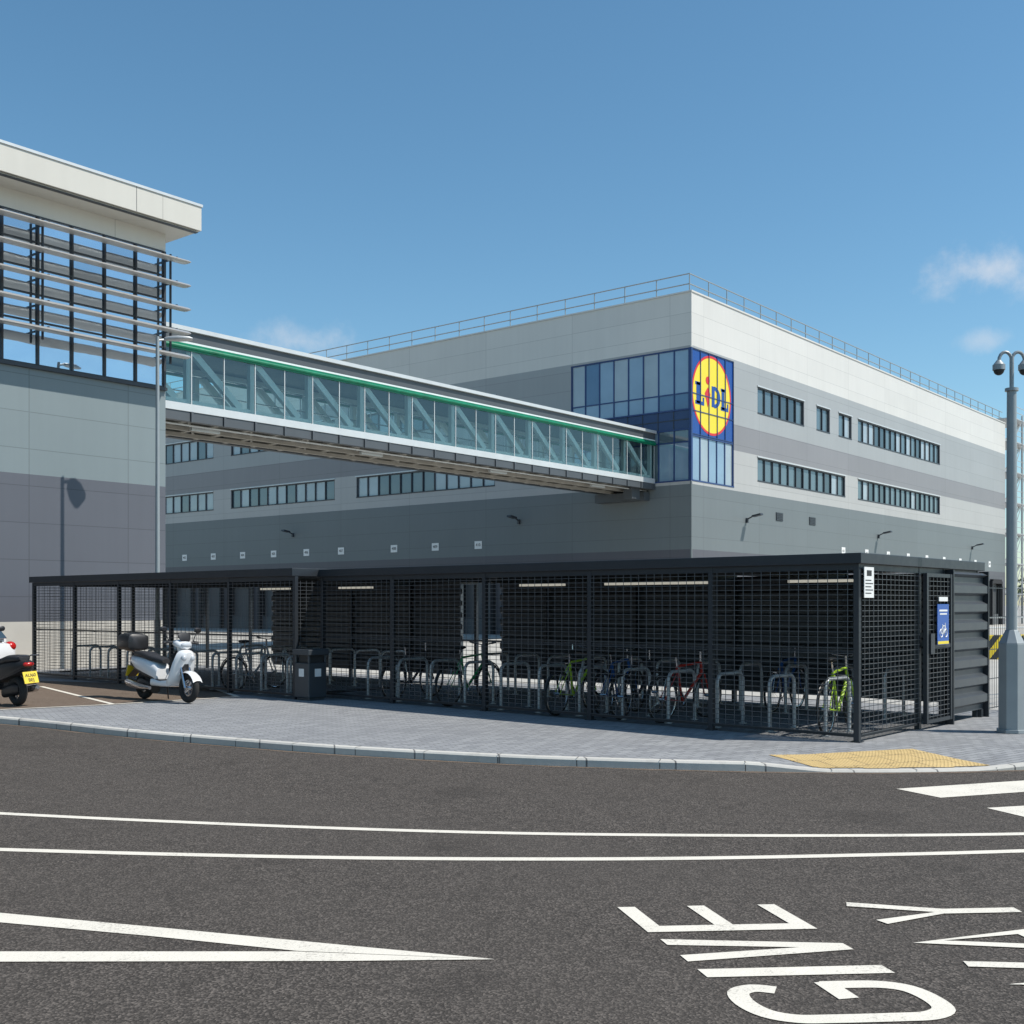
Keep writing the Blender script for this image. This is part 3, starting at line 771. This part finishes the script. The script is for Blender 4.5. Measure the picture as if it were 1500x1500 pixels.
ef=B('end_panel_legs',M['shed'],sh,SH)
ef.box(2.95,3.03,-.05,.03,0,.12); ef.box(D-.1,D-.02,-.05,.03,0,.12); ef.box(2.88,2.915,-.11,.03,.0,2.19); ef.box(D+.025,D+.06,-.11,.03,0,2.19); ef.done()
tb=B('light_fittings',M['tube'],sh,SH)
for w in (1.6,4.0,5.0,6.9,11.9,14.6): tb.box(2.2,2.28,w-.5,w+.5,2.02,2.06)
tb.done()
sb=empty('bicycle_parking_sign',SH@Vector((2.45,-.12,1.4)))
b=B('plate',M['blue'],sb,SH); b.box(2.24,2.66,-.125,-.115,1.14,1.70); b.done(bevel=.003)
bw=B('cycle_symbol',M['white'],sb,SH)
for u in (2.37,2.54): bw.torus((u,-.127,1.30),(0,1,0),.055,.007,18,4)
for q in (((2.37,1.30),(2.42,1.40)),((2.42,1.40),(2.52,1.40)),((2.52,1.40),(2.455,1.30)),((2.455,1.30),(2.37,1.30)),((2.455,1.30),(2.415,1.42)),((2.54,1.30),(2.51,1.44))):
    bw.beam((q[0][0],-.127,q[0][1]),(q[1][0],-.127,q[1][1]),.006,.012)
bw.box(2.30,2.60,-.128,-.1255,1.60,1.625); bw.box(2.32,2.58,-.128,-.1255,1.555,1.575); bw.done()
yb=B('yellow_strip',M['yellow'],sb,SH); yb.box(2.25,2.65,-.128,-.1255,1.15,1.19); yb.done()
wt=B('notice_plate',M['white'],sb,SH); wt.box(2.3,2.62,-.125,-.115,1.74,1.80); wt.done()
nsn=empty('notice_sign',SH@Vector((.3,-.03,1.9)))
b=B('plate',M['white'],nsn,SH); b.box(.08,.36,-.036,-.028,1.78,2.16); b.done()
b=B('print',M['ink'],nsn,SH)
for k in range(5): b.box(.11,.33 if k%2 else .28,-.038,-.0365,1.83+k*.04,1.842+k*.04)
b.box(.15,.29,-.038,-.0365,2.05,2.12); b.done()

def stand_mesh():
    b=B('bicycle_stand',M['steel']); pts=[(0,0,0),(0,0,.55)]
    for i in range(1,7):
        t=math.pi/2*i/6; pts.append((.13-.13*math.cos(t),0,.60+.13*math.sin(t)))
    for i in range(0,7):
        t=math.pi/2*i/6; pts.append((.57+.13*math.sin(t),0,.60+.13*math.cos(t)))
    pts.append((.70,0,0)); b.tube(pts,.026,10)
    for x in (0,.7): b.cyl((x,0,0.001),(x,0,.012),.06,n=12)
    return b.done(smooth=True)
st0=stand_mesh(); first=True
rows_=[(.38,[.62+.8*i for i in range(12)]),(2.9,[.9+.8*i for i in range(11)]),(-.2,[W1+.7+.8*i for i in range(11)]),(2.3,[W1+.9+.8*i for i in range(7)])]
for u,wl_ in rows_:
    for w in wl_:
        o=st0 if first else bpy.data.objects.new('bicycle_stand',st0.data)
        if not first: scene.collection.objects.link(o)
        first=False; o.matrix_world=SH@Matrix.Translation((u,w,0))
def bicycle(u,w,rot,col,lean=.06):
    X=SH@Matrix.Translation((u,w,0))@Matrix.Rotation(rot,4,'Z')@Matrix.Rotation(lean,4,'X')
    e=empty('bicycle',X.to_translation())
    t=B('tyres',M['rubber'],e,X)
    for x in (-.52,.53): t.torus((x,0,.34),(0,1,0),.325,.018,30,6)
    t.ell((-.24,0,.97),(.14,.07,.035)); t.cyl((.36,-.29,1.05),(.36,-.2,1.03),.018,n=8); t.cyl((.36,.29,1.05),(.36,.2,1.03),.018,n=8); t.done(smooth=True)
    f=B('frame',M[col],e,X); bbk=(-.06,0,.29); seat=(-.21,0,.80); ht=(.34,0,.84); hb=(.38,0,.70)
    for a_,b_,r_ in ((bbk,seat,.018),(seat,ht,.018),(bbk,hb,.023),(ht,hb,.022)): f.cyl(a_,b_,r_,n=8)
    for s_ in (-.05,.05):
        f.cyl((-.52,s_,.34),(-.07,s_*.6,.29),.009,n=6); f.cyl((-.52,s_,.34),(-.2,s_*.4,.76),.008,n=6); f.cyl((.385,s_*.8,.68),(.53,s_,.34),.013,n=6)
    f.done(smooth=True)
    g_=B('mudguards',M['black'],e,X)
    for x in (-.52,.53):
        pts=[(x+.36*math.cos(a),0,.34+.36*math.sin(a)) for a in [math.radians(k) for k in (range(20,171,15))]]
        g_.tube(pts,.010,6)
    g_.done(smooth=True)
    c_=B('metalwork',M['chrome'],e,X)
    for x in (-.52,.53):
        c_.torus((x,0,.34),(0,1,0),.305,.009,28,5); c_.cyl((x,-.05,.34),(x,.05,.34),.022,n=8)
        for k in range(14):
            a=2*math.pi*k/14; c_.cyl((x,0,.34),(x+.3*math.cos(a),0,.34+.3*math.sin(a)),.0018,n=3)
    c_.cyl(seat,(-.24,0,.95),.012,n=6); c_.cyl(ht,(.33,0,1.0),.014,n=6)
    c_.tube([(.36,-.29,1.05),(.36,-.15,1.02),(.40,-.05,1.0),(.40,.05,1.0),(.36,.15,1.02),(.36,.29,1.05)],.011,6)
    c_.torus((-.06,.035,.29),(0,1,0),.085,.008,20,4)
    c_.beam((-.06,.06,.29),(.04,.06,.15),.015,.02); c_.beam((-.06,-.06,.29),(-.16,-.06,.43),.015,.02); c_.done(smooth=True)
for u,w,rot,col in ((.95,.62,.12,'bike_lime'),(.85,2.98,-.1,'bike_red'),(.85,3.8,.1,'bike_black'),(.7,4.9,.1,'bike_lime'),(.95,4.2,.15,'bike_blue'),(.75,7.2,.05,'bike_green'),(.9,8.75,.1,'bike_black'),(3.2,2.6,.1,'bike_blue'),(3.2,6.6,3.2,'bike_black'),(.3,12.6,.1,'bike_silver')):
    bicycle(u,w+.07,rot,col,random.uniform(-.06,.06))

lb=empty('litter_bin',(13.38,15.5,0)); LX=Matrix.Translation((13.38,15.5,0))@Matrix.Rotation(math.radians(-2),4,'Z')
b=B('body',M['shedpanel'],lb,LX); b.box(-.2,.2,-.2,.2,.05,.66); b.box(-.23,.23,-.23,.23,.80,.90)
for sx in (-1,1):
    for sy in (-1,1): b.box(sx*.18-.02,sx*.18+.02,sy*.18-.02,sy*.18+.02,.66,.80)
b.box(-.17,.17,-.17,.17,0,.05); b.done(bevel=.012)
b=B('opening',M['ink'],lb,LX); b.box(-.15,.15,-.15,.15,.66,.8); b.done()
b=B('label',M['white'],lb,LX); b.box(-.208,-.203,-.07,.07,.42,.56); b.box(-.07,.07,-.208,-.203,.42,.56); b.done()

# ------------------------------------------------------------------ street lamp by office
lx,ly=16.95,25.6
sl=empty('street_lamp',(lx,ly,0)); b=B('column',M['post_paint'],sl)
b.cyl((lx,ly,0),(lx,ly,1.3),.08,.08,14); b.cyl((lx,ly,1.3),(lx,ly,8.62),.06,.045,14); b.cyl((lx,ly,0),(lx,ly,.03),.16,n=14)
b.cyl((lx,ly,8.52),(lx+.25,ly-.02,8.59),.03,n=8); b.done(smooth=True)
b=B('lantern',M['steel'],sl,Matrix.Translation((lx+.2,ly-.02,8.59))@Matrix.Rotation(math.radians(-35),4,'Z')@Matrix.Rotation(-.05,4,'Y'))
b.loft([(0,0,.05,.04,3),(.1,.01,.12,.055,3),(.35,.015,.17,.06,3.5),(.62,.01,.16,.045,3.5),(.7,.005,.11,.02,3)]); b.done(smooth=True)

# ------------------------------------------------------------------ cctv pole
cp_=S(1482,1073); cx,cy=cp_.x,cp_.y
cc=empty('cctv_camera_pole',(cx,cy,0)); CX=Matrix.Translation((cx,cy,0))@Matrix.Rotation(-(math.pi/2-A),4,'Z')
b=B('base_casing',M['post_paint'],cc,CX)
b.cyl((0,0,0),(0,0,1.18),.175,.175,8); b.cyl((0,0,1.18),(0,0,1.36),.175,.08,8); b.cyl((0,0,0),(0,0,.05),.20,n=8); b.done(bevel=.006)
b=B('column',M['post_paint'],cc,CX)
b.cyl((0,0,1.36),(0,0,3.2),.070,.066,16); b.cyl((0,0,3.2),(0,0,4.52),.066,.060,16); b.cyl((0,0,4.52),(0,0,4.56),.085,.085,16); b.cyl((0,0,4.56),(0,0,4.98),.028,.028,12)
for s_ in (-1,1):
    pts=[(s_*(.085-.085*math.cos(t)),0,4.92+.12*math.sin(t)) for t in [math.pi*k/8 for k in range(0,9)]]
    b.tube(pts,.022,8)
b.done(smooth=True)
b=B('camera_housings',M['post_paint'],cc,CX)
for s_ in (-1,1): b.cyl((s_*.17,0,4.93),(s_*.17,0,4.87),.03,.075,14); b.cyl((s_*.17,0,4.87),(s_*.17,0,4.80),.08,.08,14)
b.done(smooth=True)
b=B('camera_domes',M['ink'],cc,CX)
for s_ in (-1,1): b.ell((s_*.17,0,4.80),(.068,.068,.07))
b.done(smooth=True)

fe=empty('mesh_fence',SH@Vector((D+.2,0,0))); b=B('panels',M['shed'],fe,SH)
u=D+.12
for k in range(6):
    u0=u+k*2.5; b.box(u0-.03,u0+.03,-.03,.03,0,2.05)
    for i in range(1,25): b.box(u0+i*.1-.003,u0+i*.1+.003,-.003,.003,.08,1.98)
    for z in (.1,.55,1.0,1.5,1.95): b.box(u0+.03,u0+2.47,-.006,.006,z-.006,z+.006)
b.done()
for (l_,d_) in ((14.75,35),(16.9,35.6),(19.1,36.2)):
    hz=empty('hazard_barrier',C(l_,d_)); X=Matrix.Translation(C(l_,d_))@Matrix.Rotation(-(math.pi/2-A),4,'Z')
    b=B('block',M['hazard'],hz,X); b.prism([(-1.0,-.25,0.005),(-1.0,.25,0.005),(-1.0,.14,.75),(-1.0,-.14,.75)],(2.0,0,0)); b.done(bevel=.02)
gr=empty('guard_rail',C(24,55)); b=B('rails',M['bridge_white'],gr)
for i in range(9):
    q=C(22+i*1.2,55+i*.3); b.box(q.x-.04,q.x+.04,q.y-.04,q.y+.04,0,1.1)
    if i<8:
        q2=C(22+(i+1)*1.2,55+(i+1)*.3)
        for z in (.55,1.05): b.cyl((q.x,q.y,z),(q2.x,q2.y,z),.035,n=6)
b.done()

# ------------------------------------------------------------------ scooters
def scooter(loc,head,body,box_col):
    X=Matrix.Translation(loc)@Matrix.Rotation(head,4,'Z')@Matrix.Rotation(-.05,4,'X')@Matrix.Scale(1.07,4)
    e=empty('motor_scooter',loc)
    t=B('tyres',M['rubber'],e,X)
    t.torus((-.62,0,.235),(0,1,0),.175,.062,28,10); t.torus((.66,0,.245),(0,1,0),.19,.055,28,10); t.done(smooth=True)
    t=B('wheels',M['chrome'],e,X)
    for x in (-.62,.66):
        t.torus((x,0,.24),(0,1,0),.125,.018,24,6); t.cyl((x,-.05,.24),(x,.05,.24),.035,n=12)
        for k in range(5):
            a=2*math.pi*k/5; t.beam((x,0,.24),(x+.13*math.cos(a),0,.24+.13*math.sin(a)),.03,.025)
    t.cyl((.66,.052,.24),(.66,.058,.24),.09,n=18)
    for s_ in (-.075,.075): t.cyl((.66,s_,.24),(.50,s_,.62),.02,n=8)
    t.done(smooth=True)
    t=B('bodywork',M[body],e,X)
    t.loft([(-1.0,.66,.05,.04,2.4),(-.9,.64,.12,.085,2.6),(-.68,.585,.165,.13,2.8),(-.4,.53,.175,.15,3),(-.16,.47,.165,.15,3),(-.08,.42,.14,.12,3)])
    t.loft([(-.2,.30,.17,.07,3.5),(.05,.285,.18,.05,4),(.28,.30,.18,.06,4),(.36,.33,.16,.07,3)])
    t.loft([(.20,.30,.12,.03,3),(.30,.32,.19,.07,3),(.40,.42,.215,.13,2.6),(.47,.56,.21,.19,2.4),(.52,.68,.19,.17,2.4),(.57,.74,.14,.11,2.2),(.62,.76,.06,.05,2)])
    for k in range(9):
        a=math.radians(25+k*15); a2=math.radians(40+k*15)
        r0,wd=.265,.085
        p0=(.66+r0*math.cos(a),.24+r0*math.sin(a)); p1=(.66+r0*math.cos(a2),.24+r0*math.sin(a2))
        t.add([(p0[0],-wd,p0[1]-.02),(p0[0],-wd*.5,p0[1]+.012),(p0[0],wd*.5,p0[1]+.012),(p0[0],wd,p0[1]-.02),(p1[0],-wd,p1[1]-.02),(p1[0],-wd*.5,p1[1]+.012),(p1[0],wd*.5,p1[1]+.012),(p1[0],wd,p1[1]-.02)],[(0,1,5,4),(1,2,6,5),(2,3,7,6)])
    t.loft([(.28,.93,.07,.04,2.4),(.36,.95,.15,.06,2.4),(.45,.94,.155,.075,2.4),(.52,.91,.11,.06,2.2),(.56,.89,.05,.03,2)])
    t.cyl((.44,0,.72),(.38,0,.92),.06,.07,12)
    t.done(smooth=True)
    t=B('black_parts',M['black'],e,X)
    t.loft([(-.3,.20,.09,.09,3),(-.62,.26,.10,.10,3),(-.75,.27,.07,.07,3)])
    t.loft([(-.25,.335,.14,.03,4),(.1,.335,.15,.014,5),(.32,.36,.14,.02,4)])
    t.loft([(.26,.38,.11,.05,3),(.31,.55,.16,.16,3),(.36,.72,.14,.10,3),(.37,.8,.07,.05,3)])
    t.loft([(-.95,.585,.10,.015,3),(-.7,.50,.15,.03,3),(-.4,.42,.165,.04,3),(-.15,.37,.15,.03,3)])
    t.loft([(.47,.46,.10,.03,2.4),(.535,.56,.07,.10,2.4),(.565,.62,.035,.06,2.4)])
    t.cyl((.38,-.33,.955),(.37,-.19,.965),.019,n=8); t.cyl((.38,.33,.955),(.37,.19,.965),.019,n=8); t.cyl((.37,-.2,.965),(.37,.2,.965),.014,n=8)
    t.loft([(.50,1.0,.09,.02,2.4),(.46,1.07,.12,.05,2.4),(.43,1.10,.10,.03,2.4)])
    for s_ in (-1,1):
        t.tube([(.38,s_*.22,.97),(.37,s_*.27,1.08),(.36,s_*.30,1.14)],.007,6); t.loft([(.345,1.17,.035,.02,2.5,s_*.32),(.36,1.17,.07,.045,2.5,s_*.32),(.385,1.17,.04,.025,2.5,s_*.32)],12)
        t.cyl((.36,s_*.24,.99),(.50,s_*.30,.975),.006,n=6)
    t.beam((-.85,0,.50),(-1.05,0,.36),.14,.015)
    t.cyl((-.15,.12,.25),(-.22,.2,.02),.012,n=6)
    t.done(smooth=True)
    t=B('seat',M['seat'],e,X)
    t.loft([(-.88,.735,.08,.03,2.5),(-.8,.75,.13,.05,2.8),(-.55,.735,.145,.06,3),(-.35,.69,.14,.055,3),(-.15,.665,.125,.05,3),(-.02,.645,.07,.035,2.4)]); t.done(smooth=True)
    t=B('exhaust',M['chrome'],e,X); t.loft([(-.25,.20,.03,.03,2,-.14),(-.45,.21,.055,.055,2.2,-.16),(-.85,.27,.06,.06,2.2,-.17),(-.92,.285,.03,.03,2,-.17)],14); t.done(smooth=True)
    t=B('headlamp',M['lens'],e,X); t.ell((.535,0,.925),(.04,.10,.045)); t.ell((.60,.075,.72),(.035,.05,.05)); t.ell((.60,-.075,.72),(.035,.05,.05)); t.done(smooth=True)
    t=B('tail_lamp',M['red'],e,X); t.ell((-.97,0,.66),(.05,.09,.04)); t.done(smooth=True)
    t=B('number_plate',M['yellowplate'],e,X); t.beam((-.985,0,.545),(-1.045,0,.37),.23,.012); t.done()
    Mx=X@Matrix.Translation((-1.026,0,.455))@frameM((0,-1,0),(.32,0,.947),(-.947,0,.32),(0,0,0))
    text('plate_text','AU60\nBEJ',.075,Mx,M['ink'],e,.001)
    t=B('rear_carrier',M['chrome'],e,X)
    for s_ in (-.09,.09): t.tube([(-.7,s_,.72),(-.9,s_,.79),(-1.12,s_,.80)],.011,6)
    t.done(smooth=True)
    if box_col:
        t=B('top_box',M[box_col],e,X); t.loft([(-1.24,.93,.13,.10,4),(-1.22,.94,.18,.135,4.5),(-1.05,.95,.21,.15,4.5),(-.88,.94,.19,.135,4.5),(-.85,.93,.14,.10,4)]); t.done(smooth=True)
        t=B('top_box_trim',M['red'] ,e,X); t.box(-1.243,-1.20,-.12,.12,.90,.93); t.done()
        t=B('top_box_seam',M['chrome'],e,X); t.loft([(-1.23,.945,.165,.008,5),(-1.05,.945,.214,.008,5),(-.862,.945,.175,.008,5)]); t.done()
def cam_heading(l,d):
    w=C(l,d); return math.atan2(w.y,w.x)
sc=S(242,1027); scooter(Vector((sc.x,sc.y,.006)),cam_heading(.76,-.65),'whitepaint','black')
sc=S(-4,1031); scooter(Vector((sc.x,sc.y,.006)),cam_heading(-.80,.60),'black',None)
# ------------------------------------------------------------------ parked car
cl=C(-10.0-2.0,22.2); X=Matrix.Translation(cl)@Matrix.Rotation(cam_heading(-1,.12),4,'Z')
ca=empty('parked_car',cl)
b=B('body',M['whitepaint'],ca,X)
b.loft([(-2.0,.62,.70,.18,4),(-1.95,.62,.80,.30,5),(-1.7,.63,.85,.37,6),(-.8,.62,.87,.38,6),(.6,.60,.87,.36,6),(1.3,.57,.85,.31,6),(1.8,.53,.80,.26,5),(2.02,.48,.66,.18,4)],32)
b.loft([(-1.88,.98,.58,.05,4),(-1.6,1.18,.60,.24,4.5),(-1.2,1.22,.61,.255,5),(.0,1.22,.61,.255,5),(.4,1.15,.60,.19,4),(1.05,.93,.58,.04,4)],32); b.done(smooth=True)
b=B('windows',M['g1'],ca,X)
for s_ in (-1,1):
    b.prism([(-1.55,s_*.595,.99),(.75,s_*.63,.99),(.25,s_*.60,1.36),(-1.2,s_*.60,1.38)],(0,s_*.03,0))
b.prism([(-1.93,-.5,1.02),(-1.93,.5,1.02),(-1.68,.44,1.36),(-1.68,-.44,1.36)],(-.01,0,.01)); b.done()
b=B('tyres',M['rubber'],ca,X)
for x in (-1.25,1.25):
    for s_ in (-1,1): b.torus((x,s_*.78,.32),(0,1,0),.24,.085,28,10)
b.done(smooth=True)
b=B('wheels',M['chrome'],ca,X)
for x in (-1.25,1.25):
    for s_ in (-1,1):
        b.cyl((x,s_*.80,.32),(x,s_*.84,.32),.05,n=12); b.torus((x,s_*.82,.32),(0,1,0),.19,.02,24,6)
        for k in range(5):
            a=2*math.pi*k/5; b.beam((x,s_*.82,.32),(x+.19*math.cos(a),s_*.82,.32+.19*math.sin(a)),.05,.03)
b.done(smooth=True)
b=B('tail_lamps',M['red'],ca,X)
for s_ in (-1,1): b.ell((-1.9,s_*.68,.86),(.11,.13,.10))
b.done(smooth=True)
b=B('bumper',M['black'],ca,X); b.loft([(-2.03,.38,.6,.06,4),(-1.98,.38,.78,.09,5),(-1.8,.36,.84,.10,5)]); b.done(smooth=True)

# ------------------------------------------------------------------ distant trees
b=B('distant_tree_line',M['leaf'])
for k in range(46):
    c0=C(150+random.uniform(-8,8)+k*5.5,330-k*3.5+random.uniform(-8,8)); R=random.uniform(4,7.5); hh=random.uniform(6,11)
    b.cyl((c0.x,c0.y,0),(c0.x,c0.y,hh*.5),.35,.2,5)
    for j in range(170):
        v=Vector((random.gauss(0,1),random.gauss(0,1),random.gauss(0,1))).normalized()*random.uniform(.45,1.05)
        q=Vector((c0.x+v.x*R,c0.y+v.y*R,hh*.62+v.z*hh*.42)); s_=random.uniform(.5,1.1)
        a1=Vector((random.uniform(-1,1),random.uniform(-1,1),random.uniform(-1,1)))*s_; a2=Vector((random.uniform(-1,1),random.uniform(-1,1),random.uniform(-1,1)))*s_
        b.add([q,q+a1,q+a1+a2,q+a2],[(0,1,2,3)])
b.done(recalc=False)

# ------------------------------------------------------------------ light, sky, camera
SE=math.radians(53); sx,sy=.47,-.883
sd_=Vector((sx*math.cos(SE),sy*math.cos(SE),math.sin(SE)))
su=bpy.data.lights.new('sun','SUN'); su.energy=5.0; su.angle=math.radians(.5); su.color=(1,.95,.87)
so=bpy.data.objects.new('sun',su); so.rotation_euler=(-sd_).to_track_quat('-Z','Y').to_euler(); so.location=(0,0,60); scene.collection.objects.link(so)
w=bpy.data.worlds.new('World'); scene.world=w; w.use_nodes=True; nt=w.node_tree; nt.nodes.clear()
out=nt.nodes.new('ShaderNodeOutputWorld'); bg=nt.nodes.new('ShaderNodeBackground'); bg.inputs[1].default_value=.14
sk=nt.nodes.new('ShaderNodeTexSky'); sk.sky_type='NISHITA'; sk.sun_disc=False; sk.sun_elevation=SE; sk.sun_rotation=math.atan2(sx,sy)
sk.air_density=1.0; sk.dust_density=.35; sk.ozone_density=1.6; sk.altitude=0
tc=nt.nodes.new('ShaderNodeTexCoord'); dirv=tc.outputs['Generated']
mask=None
n1=noise(nt,dirv,14,7,.62)
def cloud(l,d,h,rad,amt,flat=2.2):
    global mask
    c_=C(l,d,h).normalized()
    s1=nt.nodes.new('ShaderNodeVectorMath'); s1.operation='SUBTRACT'; nt.links.new(dirv,s1.inputs[0]); s1.inputs[1].default_value=c_
    s2=nt.nodes.new('ShaderNodeVectorMath'); s2.operation='MULTIPLY'; nt.links.new(s1.outputs[0],s2.inputs[0]); s2.inputs[1].default_value=(1,1,flat)
    s3=nt.nodes.new('ShaderNodeVectorMath'); s3.operation='LENGTH'; nt.links.new(s2.outputs[0],s3.inputs[0])
    f=math_(nt,'SUBTRACT',1.0,math_(nt,'DIVIDE',s3.outputs['Value'],rad))
    f=math_(nt,'ADD',f,math_(nt,'MULTIPLY',math_(nt,'SUBTRACT',n1,.5),2.6))
    r_=nt.nodes.new('ShaderNodeMapRange'); r_.interpolation_type='SMOOTHSTEP'; nt.links.new(f,r_.inputs[0]); r_.inputs[1].default_value=.15; r_.inputs[2].default_value=1.05; r_.inputs[3].default_value=0; r_.inputs[4].default_value=amt
    mask=r_.outputs[0] if mask is None else math_(nt,'MAXIMUM',mask,r_.outputs[0])
cloud(700,1660,492,.06,.6); cloud(790,1660,480,.06,.5); cloud(690,1660,387,.03,.35); cloud(-310,1660,385,.06,.5); cloud(900,1660,300,.07,.35)
hs=nt.nodes.new('ShaderNodeHueSaturation'); hs.inputs['Hue'].default_value=.49; hs.inputs['Saturation'].default_value=1.12; hs.inputs['Value'].default_value=1.0
nt.links.new(sk.outputs[0],hs.inputs['Color'])
tint=mixc(nt,1.0,hs.outputs[0],(.86,.98,1.0),'MULTIPLY')
col=mixc(nt,mask,tint,(5.6,5.7,6.0))
nt.links.new(col,bg.inputs[0]); nt.links.new(bg.outputs[0],out.inputs[0])
cam=bpy.data.cameras.new('camera'); co=bpy.data.objects.new('camera',cam); scene.collection.objects.link(co)
co.location=(0,0,HC); co.rotation_euler=(math.pi/2,0,-(math.pi/2-A)); cam.sensor_width=36; cam.lens=F/1500*36; cam.shift_y=(885-750)/1500
cam.clip_end=4000; cam.clip_start=.1; scene.camera=co
scene.view_settings.view_transform='Standard'; scene.view_settings.look='None'; scene.view_settings.exposure=0
